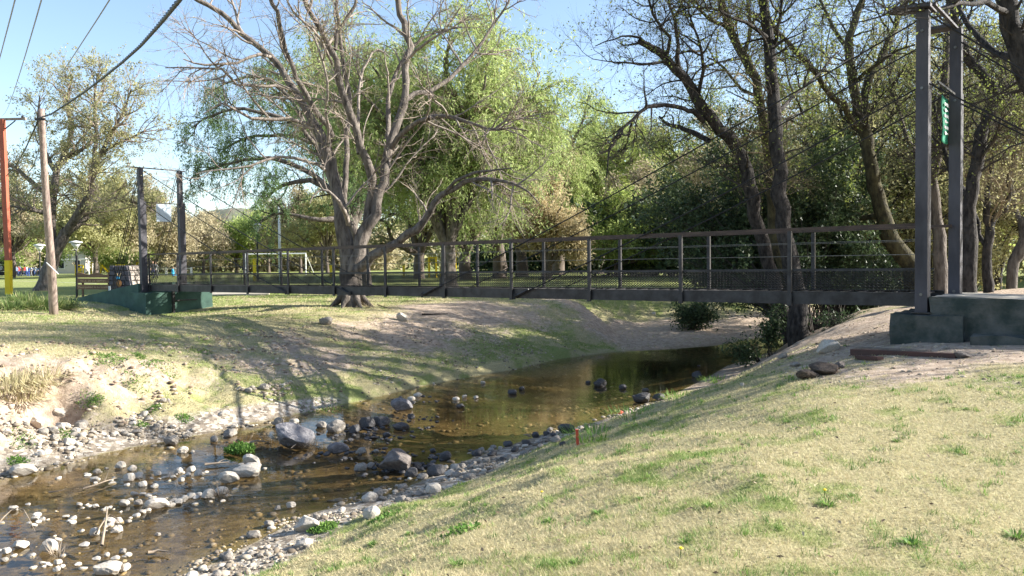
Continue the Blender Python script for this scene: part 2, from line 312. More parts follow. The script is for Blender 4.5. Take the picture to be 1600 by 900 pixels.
def terrain(x, y):
    x, y = np.asarray(x, float), np.asarray(y, float)
    dF, xf = sdist(x, y, FE); dN, xn = sdist(x, y, NE); dN = -dN
    wob = (fbm(x * .9, y * .9, 3) - .5)
    sh = np.interp(xf, [-20, -7, -5, -3, 2, 4, 6, 9, 15], [.9, .9, .5, .2, .2, 1.5, 5, 6.5, 6])
    wd = np.interp(xf, [-20, -8, -6, -4, -2, 2, 5, 9], [4.2, 3.6, 4.8, 7, 7.0, 6, 4.5, 4])
    dFw = dF + wob * np.clip(dF, 0, 1.5) * .5
    pw = np.interp(xf, [-8, -4, 0], [1.9, 1.5, 1.35])
    t = np.clip((dFw - sh) / wd, 0, 1)
    zF = .2 * np.clip(dF / sh, 0, 1) + 1.25 * (1 - (1 - t) ** pw) + .35 * sstep(3, 15, dF)
    dNw = dN + wob * np.clip(dN, 0, 1.5) * .35
    gw = .9
    t = np.clip((dNw - gw) / 4.6, 0, 1)
    zN = .13 * np.clip(dN / gw, 0, 1) + 1.37 * (1 - (1 - t) ** np.interp(xn, [-2, 1.5], [1.25, 1.75]))
    zN = zN + .42 * sstep(2, 8, x) * sstep(0, 4, dN) * sstep(2, 9, y) + .05 * np.clip(x - 8, 0, 30) * sstep(2, 8, dN)
    far = np.clip(np.hypot(x, y) - 60, 0, 1e5)
    inside = (dF < 0) & (dN < 0)
    dep = -np.minimum(np.interp(xf, [-6, -3.5, -1, 2], [.17, .22, .45, .6]), np.interp(xf, [-5, -1], [.07, .2]) * np.minimum(-dF, -dN)) + .10 * (fbm(x * 1.1 + 5, y * 1.1, 3) - .5) * np.clip(np.minimum(-dF, -dN), 0, 1)
    z = np.where(inside, dep, np.where(dF >= 0, zF, zN))
    d = np.where(inside, 0, np.maximum(dF, dN))
    bank = np.exp(-((d - 2.2) / 2.0) ** 2)
    z = z + np.where(inside, 0, (fbm(x * 2.3, y * 2.3, 4) - .5) * (.05 * np.clip(d, 0, 1) + .11 * bank * np.clip(d / 1.2, 0, 1)))
    # eroded hollow in the left bank
    hp = HOL
    wl = sstep(-3.8, -5.5, xf) * (dF > 0) * np.exp(-((dF - 2.3) / 1.3) ** 2)
    z = z + wl * (.34 * (.5 - np.abs(fbm(x * 1.3 + 3, y * 1.3, 4) - .5) * 3.2) + .16 * (fbm(x * 5, y * 5, 3) - .5))
    z = z - .30 * np.exp(-((x - ABP[0]) ** 2 + (y - ABP[1]) ** 2) / 2.6 ** 2)
    z = np.where(inside, z, np.maximum(z - 1.3 * np.exp(-(((x - hp[0]) / .30) ** 4 + ((y - hp[1]) / .5) ** 4)), np.minimum(z, .10))) + .22 * np.exp(-(((x - hp[0] + .1) / .7) ** 2 + ((y - hp[1] - .75) / .35) ** 2))
    return np.where(far > 0, np.maximum(z, 1.3), z)
ABP = (-11.6, 26.2)
HOL = (-8.12, 14.05)
def hgt(x, y): return float(terrain(np.array([x]), np.array([y]))[0])
def ground_at(px, py, water=True):
    """first point of terrain or water along the sight line"""
    r = ray(px, py); D = np.geomspace(3, 400, 900); P = CAM + D[:, None] * r
    z = terrain(P[:, 0], P[:, 1]); z = np.maximum(z, 0) if water else z
    i = np.argmax(P[:, 2] < z)
    if i == 0: return P[-1]
    a, b_ = P[i - 1], P[i]; ga, gb = a[2] - z[i - 1], b_[2] - z[i]; t = ga / (ga - gb)
    return a + (b_ - a) * t

def axis(lo, hi, step, far, g=1.16):
    a = list(np.arange(lo, hi, step)); s = step; v = hi
    while v < far: a.append(v); s *= g; v += s
    s = step; v = lo - step
    while v > -far: a.insert(0, v); s *= g; v -= s
    return np.array(a)
gx, gy = axis(-15, 17, .13, 1600), axis(3, 34, .13, 1600)
X, Y = np.meshgrid(gx, gy); xf_, yf_ = X.ravel(), Y.ravel()
Z = terrain(xf_, yf_)
nxg, nyg = len(gx), len(gy); idx = np.arange(nxg * nyg).reshape(nyg, nxg)
Fg = np.stack([idx[:-1, :-1], idx[:-1, 1:], idx[1:, 1:], idx[1:, :-1]], -1).reshape(-1, 4)
def masks(x, y):
    dF, xf = sdist(x, y, FE); dN, _ = sdist(x, y, NE); dN = -dN
    inside = (dF < 0) & (dN < 0); far_side = dF >= 0
    n1, n2, n3 = fbm(x * .45, y * .45), fbm(x * 1.7 + 40, y * 1.7), fbm(x * .9 - 20, y * .9 + 7)
    # how bare: eroded face of the left bank, worn slope below the big tree, trampled dirt by the right tower
    wleft = np.where(far_side, sstep(-4.5, -7.5, xf), 0)
    bare = np.where(far_side, np.exp(-((dF - 2.6) / 1.9) ** 2) * (.40 + 1.0 * wleft), 0)
    bare = bare + np.where(far_side, np.exp(-((dF - 5) / 2.2) ** 2) * .85 * np.exp(-((x + 1.5) / 3.6) ** 2), 0)
    bare = bare + np.where(far_side, .95 * sstep(3.2, 5, xf) * sstep(7.5, 5.5, dF) * sstep(30, 14, x), 0)
    bare = bare + np.where(~far_side & ~inside, .75 * sstep(2.6, 5.5, x) * sstep(7.0, 10.2, y + .3 * (x - 5)) + .35 * sstep(.5, 2.5, x) * np.exp(-((dN - 1.2) / 1.2) ** 2), 0)
    D = np.clip(bare + (n1 - .5) * 1.3 * np.clip(bare * 2.5, 0, 1) + (n2 - .5) * .8 * np.clip(bare * 2, 0, 1), 0, 1)
    g = np.where(far_side, .30 + .45 * np.exp(-((dF - 1.5) / 1.6) ** 2) * sstep(-5.8, -3.5, xf) + .55 * sstep(2, 9, dF - 4) * sstep(18, 40, y) + .3 * sstep(30, 50, y), .25)
    g = g + (n3 - .5) * .9 + (n2 - .5) * 1.0 + (fbm(x * 4.7, y * 4.7, 3) - .5) * 1.5
    g = g + np.where(~far_side, .25 * np.exp(-((dN - 1.3) / .9) ** 2) + .25 * sstep(2.5, 6, x) * sstep(4, 8, y) * sstep(12, 9, y), 0)
    G = np.clip(g, 0, 1) * (1 - .3 * D)
    sh = np.interp(xf, [-20, -7, -5, -3, 2, 4], [1.3, 1.3, .8, .35, .3, .2])
    R = np.where(inside, .25, np.where(far_side, sstep(1.15, .3, dF / sh) * (.25 + .75 * sstep(-3.2, -4.5, xf)), sstep(1.25, .55, dN / 1.0) * sstep(4.5, 1.0, x)))
    return np.clip(D, 0, 1), G, np.clip(R, 0, 1)
MD, MG, MR = masks(xf_, yf_)
gm = mesh('ground', np.column_stack([xf_, yf_, Z]), Fg, True, {'mask': np.column_stack([MD, MG, MR])})
obj('ground', gm, M_ground, kind='structure')
wx, wy = np.meshgrid(np.arange(-46, 47, 1.0), np.arange(-22, 44, 1.0)); wi = np.arange(wx.size).reshape(wx.shape)
wf = np.stack([wi[:-1, :-1], wi[:-1, 1:], wi[1:, 1:], wi[1:, :-1]], -1).reshape(-1, 4)
obj('stream_water', mesh('stream_water', np.column_stack([wx.ravel(), wy.ravel(), np.zeros(wx.size)]), wf, True), M_water, kind='structure')
# far hills
hx, hy = np.meshgrid(np.linspace(-1500, 1500, 520), np.linspace(620, 1300, 50))
hz = 62 * np.exp(-((hx + 300) / 110) ** 2) * np.exp(-((hy - 900) / 170) ** 2) * .98 + 40 * np.exp(-((hx + 900) / 260) ** 2) * np.exp(-((hy - 950) / 170) ** 2) + 46 * np.exp(-((hx - 500) / 500) ** 2) * np.exp(-((hy - 980) / 170) ** 2)
hz = hz * (.9 + .25 * fbm(hx * .01, hy * .01)) + 6 * fbm(hx * .12, hy * .08) + 3 * vnoise(hx * .35, hy * .3) - 6; hi_ = np.arange(hx.size).reshape(hx.shape)
hf = np.stack([hi_[:-1, :-1], hi_[:-1, 1:], hi_[1:, 1:], hi_[1:, :-1]], -1).reshape(-1, 4)
obj('hills', mesh('hills', np.column_stack([hx.ravel(), hy.ravel(), hz.ravel()]), hf, True), M_hill, kind='structure')

# ------------------------------------------------------------------ footbridge
B0 = np.array([6.2, 12.1]); BT = np.array([-.7742, .6330]); BN = np.array([.6330, .7742])
def zb(t): return 2.34 - .10 * t / 24
def BP(t, n_, z): p = B0 + BT * t + BN * n_; return np.array([p[0], p[1], z])
BM = np.array([[BT[0], BN[0], 0], [BT[1], BN[1], 0], [0, 0, 1]])        # local (t,n,z) -> world
def bbox(mb, t0, t1, n0, n1, z0, z1):
    return mb.box(BP((t0 + t1) / 2, (n0 + n1) / 2, (z0 + z1) / 2), (t1 - t0, n1 - n0, z1 - z0), BM)
bridge = empty('suspension_footbridge', BP(12, .55, 2.2), 'long dark steel footbridge on stay cables spanning the stream between two pairs of towers', 'footbridge')
W = 1.1
def bpart(name, mb, mat, par=None, smooth=False, **kw):
    par = par or bridge
    return wobj(name, mb.me(name, smooth), mat, par, **kw)
def bdup(o, dt, dn=0.0, dz=0.0):
    c_ = o.copy(); C.objects.link(c_); c_.parent = o.parent
    d = BT * dt + BN * dn; c_.location = o.location + Vector((d[0], d[1], dz)); return c_
for n_ in (0, W):
    mb = MB(); s = 1 if n_ == 0 else -1
    mb.bar(BP(-.1, n_, zb(0) + .1), BP(24.1, n_, zb(24) + .1), .012, .19)
    mb.bar(BP(-.1, n_ + s * .03, zb(0) + .006), BP(24.1, n_ + s * .03, zb(24) + .006), .07, .012)
    mb.bar(BP(-.1, n_ + s * .028, zb(0) + .201), BP(24.1, n_ + s * .028, zb(24) + .201), .075, .014)
    bpart('girder', mb, M_steel)
    mb = MB(); mb.bar(BP(0.05 if n_ == 0 else -.2, n_, zb(0) + 1.24), BP(24, n_, zb(24) + 1.24), .045, .045); bpart('handrail', mb, M_rail)
    mb = MB(); mb.bar(BP(0.05, n_, zb(0) + .555), BP(24, n_, zb(24) + .555), .022, .028); bpart('middle_rail', mb, M_steel)
    for hh in (.79, 1.01):
        mb = MB(); mb.tube([BP(0.05, n_, zb(0) + hh), BP(24, n_, zb(24) + hh)], .0035, 5); bpart('rail_wire', mb, M_wire)
for q in (.28, .55, .82):
    mb = MB(); mb.bar(BP(.05, q, zb(0) + .15), BP(23.95, q, zb(24) + .15), .02, .04); bpart('stringer', mb, M_steel)
# open bar grating laid on the stringers, one panel per bay
mb = MB()
for i in range(8): bbox(mb, .03 + i * .25, .036 + i * .25, .05, W - .05, .176, .198)
gme = mb.me('deck_grating'); gme.transform(Matrix.Translation((-B0[0], -B0[1], 0)))
for k in range(12):
    o = obj('deck_grating', gme, M_steel, bridge, kind='stuff'); q = BP(2 * k, 0, zb(2 * k + 1)); o.location = Vector(q) - bridge.location
mb = MB(); bbox(mb, -.03, .03, .045, W - .045, zb(12) + .03, zb(12) + .11); cb = bpart('cross_beam', mb, M_steel); first = True
for k in range(1, 12): bdup(cb, 2 * k, 0, zb(2 * k) - zb(12))
bpy.data.objects.remove(cb)
# rail post: angle pair bolted to the girder with a foot plate
mb = MB(); bbox(mb, -.032, .032, -.05, -.008, zb(12) + .02, zb(12) + 1.212); bbox(mb, -.045, .045, -.062, -.05, zb(12) + .05, zb(12) + .17)
p_near = bpart('rail_post', mb, M_steel)
mb = MB(); bbox(mb, -.032, .032, W + .008, W + .05, zb(12) + .02, zb(12) + 1.212); bbox(mb, -.045, .045, W + .05, W + .062, zb(12) + .05, zb(12) + .17)
p_far = bpart('rail_post', mb, M_steel)
mb = MB(); bbox(mb, -.04, .04, -.055, -.02, zb(12) - .03, zb(12) + .05); bolt0 = bpart('splice_lug', mb, M_steel)
for k in range(1, 12):
    for p in (p_near, p_far): bdup(p, 2 * k, 0, zb(2 * k) - zb(12))
    bdup(bolt0, 2 * k, 0, zb(2 * k) - zb(12))
for o in (p_near, p_far, bolt0): bpy.data.objects.remove(o)
for t in (23.9,):
    mb = MB(); bbox(mb, t - .03, t + .03, -.05, -.008, zb(t) + .02, zb(t) + 1.212); bpart('rail_post', mb, M_steel)
mb = MB(); bbox(mb, .25, .31, W + .01, W + .06, zb(0) + .02, zb(0) + 1.212); bpart('rail_post', mb, M_steel)
# expanded metal panels, one bay each
cw, chh, rw = .062, .044, .0085
V, Fq = [], []
for i in range(31):
    for j in range(7):
        x0, z0 = .05 + i * cw, .012 + j * chh
        for (ax, az), (bx, bz) in ((((0, .5)), (.5, 1)), (((.5, 1)), (1, .5)), (((1, .5)), (.5, 0)), (((.5, 0)), (0, .5))):
            a = np.array([x0 + ax * cw, z0 + az * chh]); b_ = np.array([x0 + bx * cw, z0 + bz * chh]); d = (b_ - a) / np.linalg.norm(b_ - a); q = np.array([-d[1], d[0]]) * rw / 2
            k = len(V); V += [(a[0] - q[0], -.002, a[1] - q[1]), (b_[0] - q[0], -.002, b_[1] - q[1]), (b_[0] + q[0], .003, b_[1] + q[1]), (a[0] + q[0], .003, a[1] + q[1])]; Fq.append((k, k + 1, k + 2, k + 3)); k = len(V); V += [(a[0], -.006, a[1]), (b_[0], -.006, b_[1]), (b_[0], .006, b_[1]), (a[0], .006, a[1])]; Fq.append((k, k + 1, k + 2, k + 3))
pm = mesh('mesh_panel', np.array(V) @ BM.T, Fq)
for n_ in (.016, W - .016):
    for k in range(12):
        o = obj('mesh_panel', pm, M_mesh, bridge); q = BP(2 * k, n_, zb(2 * k + 1) + .215); o.location = Vector(q) - bridge.location
mb = MB()
# tower posts: wide lower part, narrower upper part
for (t0, zt, zm, z0) in ((-.04, 6.72, 5.70, 2.25), (24.1, 6.40, 5.28, 2.20)):
    for n_ in (-.14, 1.26):
        if n_ > 0 and t0 < 1: t0 = -.22
        mb = MB(); bbox(mb, t0 - .085, t0 + .085, n_ - .09, n_ + .12, z0, zm); bbox(mb, t0 - .084, t0 + .084, n_ - .089, n_ + .05, zm, zt)
        tp_ = bpart('tower_post', mb, M_post)
        mb = MB(); bbox(mb, t0 - .14, t0 + .14, n_ - .15, n_ + .18, z0, z0 + .018); wobj('base_plate', mb.me(), M_steel, bridge)
        mb = MB()
        for zz in (z0 + .28, zm - .12, zt - .3):
            mb = MB(); mb.tube([BP(t0, n_ - .105, zz), BP(t0, n_ - .085, zz)], .022, 8); bpart('bolt_head', mb, M_wire)
    mb = MB(); mb.bar(BP(t0, -.05, zm - .03), BP(t0, 1.12, zm - .03), .03, .03); bpart('crossbar', mb, M_steel)
    mb = MB(); mb.bar(BP(t0, -.62 if t0 > 1 else -.35, zt + .02), BP(t0, 1.45, zt + .02), .05, .035); bpart('top_crossbar', mb, M_post)
mb = MB()
V = [BP(-.16, -.3, 6.74), BP(.36, -.3, 6.80), BP(.36, .12, 6.80), BP(-.16, .12, 6.74), BP(-.16, -.3, 6.80), BP(.36, -.3, 6.83), BP(.36, .12, 6.83), BP(-.16, .12, 6.80)]
mb.add(V, [[3, 2, 1, 0], [4, 5, 6, 7], [0, 1, 5, 4], [1, 2, 6, 5], [2, 3, 7, 6], [3, 0, 4, 7]]); bpart('cap_plate', mb, M_post)
mb = MB(); bbox(mb, -.2, .2, 1.08, 1.4, 6.745, 6.79); bpart('cap_plate', mb, M_post)
for n_, e in ((-.07, -.055), (W + .07, W + .055)):
    for (ta, za, tb) in ((-.04, 6.66, 10.7), (-.04, 5.66, 7.9), (24.1, 6.34, 13.35), (24.1, 5.24, 16.1)):
        A_, B_ = BP(ta, n_, za), BP(tb, e, zb(tb) + .03); mb = MB()
        s_ = np.linspace(0, 1, 14)[:, None]; P_ = A_ + (B_ - A_) * s_; P_[:, 2] -= (.10 * 4 * s_ * (1 - s_))[:, 0]
        mb.tube(P_, .0125, 6); cbl = bpart('stay_cable', mb, M_cable)
        mb = MB(); u = (A_ - B_) / np.linalg.norm(A_ - B_); mb.tube([B_, B_ + u * .42], .026, 6); mb.bar(B_ - [0, 0, .05], B_ + [0, 0, .06], .05, .05); bpart('turnbuckle', mb, M_steel)
for n_ in (-.14, 1.22):
    for (ta, za, tb, zg) in ((-.1, 6.66, -5.4, 2.2), (-.1, 5.66, -5.1, 2.2), (24.2, 6.34, 26.6, 1.9), (24.2, 5.24, 26.4, 1.9)):
        for off in (-.03, .03):
            mb = MB(); mb.tube([BP(ta, n_ + off, za), BP(tb, n_ + off, zg)], .012, 6); bpart('backstay_cable', mb, M_cable)

# hung signs
sg = empty('hanging_sheet_sign', BP(24.1, .6, 4.65), 'blank bleached grey sheet hanging from the crossbar of the far left tower', 'sign')
mb = MB(); bbox(mb, 24.09, 24.11, .37, .90, 4.62, 5.22); wobj('sheet', mb.me(), M_sign, sg)
mb = MB()
for q in (.42, .85): mb.tube([BP(24.1, q, 5.22), BP(24.1, q, 5.25)], .006, 5)
wobj('hanger', mb.me(), M_cable, sg)
bn = empty('hanging_banner', BP(-.04, .95, 4.9), 'narrow green cloth banner with white lettering hanging between the two right towers', 'banner')
V, Fq = [], []
for i in range(15):
    for j in range(7):
        q = .72 + j / 6 * .50; z_ = 5.62 - i / 14 * .72
        V.append(BP(-.12 + .010 * math.sin(i * .5 + j * .3), q, z_ - .02 * math.sin(j / 6 * 3.1)))
for i in range(14):
    for j in range(6): a = i * 7 + j; Fq.append((a, a + 1, a + 8, a + 7))
me_ = mesh('cloth', V, Fq, True); o = wobj('cloth', me_, M_banner, bn); sm_ = o.modifiers.new('thickness', 'SOLIDIFY'); sm_.thickness = .006
mb = MB()
for i, zz in enumerate(np.linspace(5.49, 5.04, 6)):
    for (q0, q1, h_) in ((.82, .93, .045), (.98, 1.12, .05)) if i % 2 == 0 else ((.84, 1.08, .022), (.86, .95, .05)):
        bbox(mb, -.142, -.136, q0, q1, zz - h_ / 2, zz + h_ / 2)
wobj('lettering', mb.me(), M_white, bn)
mb = MB(); mb.tube([BP(-.04, .7, 5.66), BP(-.04, 1.14, 5.66)], .012, 6); wobj('hanging_rod', mb.me(), M_steel, bn)

# ------------------------------------------------------------------ abutments
def rough_block(verts8, sub=6, amp=.02, seed=1):
    """hexahedron given by 8 corners (0-3 bottom, 4-7 top), subdivided with slightly worn faces"""
    v = np.array(verts8, float); V, Fq = [], []
    for (a, b_, c_, d) in ((0, 1, 5, 4), (1, 2, 6, 5), (2, 3, 7, 6), (3, 0, 4, 7), (4, 5, 6, 7)):
        n0 = len(V)
        for i in range(sub + 1):
            for j in range(sub + 1):
                s_, t_ = i / sub, j / sub
                p = (v[a] * (1 - s_) + v[b_] * s_) * (1 - t_) + (v[d] * (1 - s_) + v[c_] * s_) * t_
                nz = amp * np.array([math.sin(p[0] * 9 + seed) * math.cos(p[2] * 11), math.sin(p[1] * 8 + p[2] * 7 + seed), .7 * math.sin(p[0] * 13 + p[1] * 7 + seed)])
                V.append(p + nz)
        for i in range(sub):
            for j in range(sub):
                q = n0 + i * (sub + 1) + j; Fq.append((q, q + sub + 1, q + sub + 2, q + 1))
    return mesh('block', V, Fq)
def tn(t0, t1, n0, n1, z0, zt0, zt1):
    return [BP(t1, n0, z0), BP(t0, n0, z0), BP(t0, n1, z0), BP(t1, n1, z0), BP(t1, n0, zt1), BP(t0, n0, zt0), BP(t0, n1, zt0), BP(t1, n1, zt1)]
ra = empty('right_abutment', BP(-.2, .5, 1.7), 'worn green painted concrete footing and ramp wall carrying the nearer towers', 'abutment')
wobj('footing', rough_block(tn(-.62, .36, -.36, 1.5, 1.3, 2.22, 2.24), 14, .014), M_greenold, ra)
wobj('ramp_wall', rough_block(tn(-7.5, -.16, -.24, -.04, 1.3, 2.36, 2.50), 26, .014, 3), M_greenold, ra)
wobj('ramp_surface', rough_block(tn(-7.5, -.13, -.04, 1.75, 1.4, 2.35, 2.49), 22, .006, 5), M_conc, ra)
wobj('ledge', rough_block(tn(-5.5, -.75, -.62, -.24, 1.4, 1.92, 1.98), 22, .035, 8), M_greenold, ra)
la = empty('left_abutment', BP(24, .6, 1.5), 'green painted concrete footing with a long wedge ramp at the far end', 'abutment')
wobj('footing', rough_block(tn(23.35, 24.5, -.45, 1.95, 1.1, 2.19, 2.19), 10, .012, 2), M_green, la)
wobj('ramp', rough_block(tn(24.15, 30.6, -.3, 1.55, 1.2, 2.50, 1.72), 12, .01, 4), M_green, la)
mb = MB(); bbox(mb, 23.22, 23.30, .42, .50, 1.3, 2.24); wobj('prop_post', mb.me(), M_steel, la)
mb = MB(); bbox(mb, 23.30, 23.335, .5, 1.35, 1.88, 1.92); wobj('prop_brace', mb.me(), M_steel, la)
# pale concrete path beyond the far bank
pv = [at(318, 461, 33), at(420, 460, 33.5), at(424, 455, 37), at(318, 455.5, 37)]
mb = MB()
for k in range(1):
    q = np.array(pv); q[:, 2] = 0; mb.add(np.vstack([q + [0, 0, 1.5], q + [0, 0, 1.87]]), [[0, 1, 5, 4], [1, 2, 6, 5], [2, 3, 7, 6], [3, 0, 4, 7], [4, 5, 6, 7]])
obj('concrete_path', mb.me(), M_conc, kind='structure')

# ------------------------------------------------------------------ poles, cables on the left
p0 = ground_at(84, 491); pt = at(64, 170, 22.3)
wp = empty('wooden_utility_pole', p0, 'weathered grey brown wooden pole standing in the grass by the left ramp', 'pole')
k = np.linspace(0, 1, 16); P_ = p0 + (pt - p0) * k[:, None]; P_[0, 2] -= .3; P_[:, 0] += .015 * np.sin(k * 7)
mb = MB(); mb.tube(P_, .128 - .05 * k, 14); wobj('shaft', mb.me('shaft', True), M_pole, wp)
a = at(76, 412, 22.0); mb = MB(); th = np.linspace(0, 2 * np.pi, 20); mb.tube(np.column_stack([a[0] + .03 + .14 * np.cos(th), a[1] + .12 + .14 * np.sin(th), a[2] - .13 + .16 * np.cos(th + 2.6)]), .014, 6); wobj('rope_tie', mb.me(), M_white, wp)
mb = MB(); q = at(65, 185, 22.2); mb.bar(q + [-.16, -.03, -.03], q + [.12, -.03, -.03], .05, .06); wobj('cable_bracket', mb.me(), M_steel, wp)
cpts = [(62, 184, 22.1), (80, 178, 21), (100, 165, 19.6), (130, 145, 17.4), (160, 122, 15.2), (190, 98, 13), (220, 71, 10.8), (250, 37, 8.8), (280, 0, 7), (310, -42, 5.4)]
P_ = np.array([at(*c_) for c_ in cpts]); P_ = np.vstack([P_, P_[-1] + (P_[-1] - P_[-2]) * 5]); kk = np.linspace(0, len(P_) - 1, 60); P_ = np.column_stack([np.interp(kk, range(len(P_)), P_[:, i]) for i in range(3)])
ph = kk * 16; tw = empty('twisted_overhead_cable', P_[0], 'thick black twisted cable rising from the wooden pole to the top of the frame', 'cable')
for s_ in (0, math.pi):
    kk2 = np.linspace(0, 59, 480); Q = np.column_stack([np.interp(kk2, range(60), P_[:, i]) for i in range(3)]); L = np.concatenate([[0], np.cumsum(np.linalg.norm(np.diff(Q, axis=0), axis=1))]) * 14 + s_
    Q = Q + np.column_stack([np.cos(L) * .011, np.sin(L) * .006, np.sin(L) * .011]); mb = MB(); mb.tube(Q, .0165, 6); wobj('strand', mb.me('strand', True), M_cable, tw)
cc = [(61, 186, 22.2), (52, 205, 24), (40, 232, 27), (25, 258, 31), (10, 275, 37.5)]
mb = MB(); mb.tube([at(*c_) for c_ in cc], .022, 6); o = obj('slack_cable', mb.me('slack_cable', True), M_cable); tag(o, 'slack dark cable sagging from the wooden pole down to the red and yellow pole', 'cable')
p0 = ground_at(14, 460); rp = empty('red_and_yellow_pole', p0, 'tall square pole painted yellow below and red brown above at the left edge', 'pole')
D = (p0 - CAM) @ FW; ptop, pmid = at(3, 187, D), at(13, 407, D); p0b = p0 - [0, 0, .2]
mb = MB(); mb.bar(p0b, pmid, .24, .24, (0, 1, 0)); wobj('lower_shaft', mb.me(), M_yellow, rp, label='yellow painted lower part')
mb = MB(); mb.bar(pmid, ptop, .225, .225, (0, 1, 0)); wobj('upper_shaft', mb.me(), M_redbrown, rp, label='red brown painted upper part')
mb = MB(); q = at(3, 187, D); mb.bar(q + [-1.3, 0, 0], q + [1.15, 0, 0.03], .12, .1); wobj('crossarm', mb.me(), M_pole, rp)
for dx in (-1.1, 1.0):
    mb = MB(); mb.tube([q + [dx, 0, .04], q + [dx, 0, .12], q + [dx, 0, .2]], [.05, .07, .03], 8); wobj('insulator', mb.me(), M_cable, rp)
mb = MB(); mb.bar(q + [0, 0, -.55], q + [.65, 0, -.05], .04, .04); wobj('arm_brace', mb.me(), M_steel, rp)
for k, (x1, y1) in enumerate(((27, -10), (52, -10), (133, -10))):
    a = q + [(-1.1, .0, 1.0)[k], 0, .2]; e = at((8, 48, 137)[k], -20, 8); e = a + (e - a) * 1.5
    s_ = np.linspace(0, 1, 20)[:, None]; P_ = a + (e - a) * s_; P_[:, 2] -= (1.0 * 4 * s_ * (1 - s_))[:, 0] * .5
    mb = MB(); mb.tube(P_, .006, 4); o = obj('overhead_wire', mb.me(), M_wire); tag(o, ('leftmost', 'middle', 'rightmost')[k] + ' of three thin wires crossing the sky at top left', 'wire', 'thin wires from the red and yellow pole')

# ------------------------------------------------------------------ sign boards and stone monument
def text_mesh(s, size, depth=.004):
    cu = bpy.data.curves.new('t', 'FONT'); cu.body = s; cu.size = size; cu.extrude = depth; cu.align_x = 'CENTER'; cu.resolution_u = 2
    o = bpy.data.objects.new('t', cu); C.objects.link(o); dg = bpy.context.evaluated_depsgraph_get(); me_ = bpy.data.meshes.new_from_object(o.evaluated_get(dg)); bpy.data.objects.remove(o); return me_
DS = 31.0
gz = 1.72
sb = empty('wooden_sign_board', (at(146, 465, DS)[0], at(146, 465, DS)[1], gz), 'dark wooden sign of three carved planks with tan lettering on posts beside the stone monument', 'sign')
rgt = norm(np.array([1.0, .0, 0.0]))
def sgp(px, py, d=0): return at(px, py, DS + d)
for k, (y0, y1, mt) in enumerate(((427.5, 433.5, 0), (435, 442, 1), (444.5, 452, 2))):
    a, b_ = sgp(121, (y0 + y1) / 2), sgp(171, (y0 + y1) / 2 + .3); hh = (y1 - y0) / F * DS
    if k == 0:
        mb = MB(); nseg = 16; V = []
        for i in range(nseg + 1):
            q = a + (b_ - a) * i / nseg; top = hh / 2 * (1.0 + .45 * math.sin(i * .75 + .6)); 
            for dy in (-.03, .03): V += [q + [0, dy, -hh / 2], q + [0, dy, top]]
        Fq = []
        for i in range(nseg):
            o_ = i * 4; Fq += [[o_, o_ + 4, o_ + 5, o_ + 1], [o_ + 2, o_ + 3, o_ + 7, o_ + 6], [o_ + 1, o_ + 5, o_ + 7, o_ + 3], [o_, o_ + 2, o_ + 6, o_ + 4]]
        Fq += [[0, 1, 3, 2], [nseg * 4, nseg * 4 + 2, nseg * 4 + 3, nseg * 4 + 1]]; mb.add(V, Fq)
    else:
        mb = MB(); mb.bar(a, b_, .06, hh)
    pl = wobj('board', mb.me(), M_signwood, sb)
    if k == 2:
        tm = text_mesh('Municipalidad de La Granja', .105)
    elif k == 1: tm = text_mesh('VILLA  DE  LA  GRANJA', .095)
    if k:
        tm.transform(Matrix.Translation((a + b_) / 2 + np.array([0, -.036, -.035]) - np.array(sb.location)) @ Matrix.Rotation(math.pi / 2, 4, 'X')); obj('carved_letters', tm, M_letter, sb)
for px, y0, y1, wd_, mt in ((120, 399, 469, .06, M_steel), (129.5, 441, 465, .06, M_signwood), (170, 425, 456, .06, M_signwood)):
    mb = MB(); mb.bar(sgp(px, y1, .07) - [0, 0, .1], sgp(px, y0, .07), wd_, wd_, (0, 1, 0)); wobj('post', mb.me(), mt, sb)
mb = MB(); mb.bar(sgp(172, 459, -.1), sgp(171, 447, -.1), .07, .07, (0, 1, 0)); wobj('marker_post', mb.me(), M_white, sb)
DM = 31.0
mo = empty('stone_monument', (at(195, 460, DM)[0], at(195, 460, DM)[1], gz), 'squat tapering stone monument with a small painted emblem beside the sign boards', 'monument')
bl, br_, tl, tr_ = at(170, 462, DM), at(208, 462, DM), at(171, 415, DM), at(199, 415, DM)
mb = MB(); dp = np.array([.45, .95, 0])
V = [bl, br_, br_ + dp, bl + dp, tl, tr_, tr_ + dp * .7, tl + dp * .7]; V = [np.array(v) - [0, -.02, 0] for v in V]
mb.add(V, [[0, 1, 5, 4], [1, 2, 6, 5], [2, 3, 7, 6], [3, 0, 4, 7], [4, 5, 6, 7]]); wobj('core', mb.me(), M_mortar, mo)
rs = random.Random(3)
def facestone(P0, P1, P3, P2, nu, nv, nrm, mat):
    for v_ in range(nv):
        us = np.cumsum([rs.uniform(.6, 1.4) for _ in range(nu)]); us = np.concatenate([[0], us / us[-1]])
        for u_ in range(nu):
            def q(a, b_):
                e = (P0 * (1 - a) + P1 * a); f = (P3 * (1 - a) + P2 * a); return e * (1 - b_) + f * b_
            g_ = .012; u0, u1, v0, v1 = us[u_] + g_, us[u_ + 1] - g_, v_ / nv + g_ * .8, (v_ + 1) / nv - g_ * .8; j = lambda: rs.uniform(-.02, .02)
            cs = [q(u0, v0 + j()), q(u1, v0 + j()), q(u1 + j() * .5, v1), q(u0 + j() * .5, v1)]; pr = rs.uniform(.03, .07); cen = sum(cs) / 4
            fr_ = [c_ * .86 + cen * .14 + nrm * pr for c_ in cs]
            m_ = MB(); m_.add(cs + fr_, [[4, 5, 6, 7], [0, 1, 5, 4], [1, 2, 6, 5], [2, 3, 7, 6], [3, 0, 4, 7]]); wobj('stone', m_.me(), mat, mo)
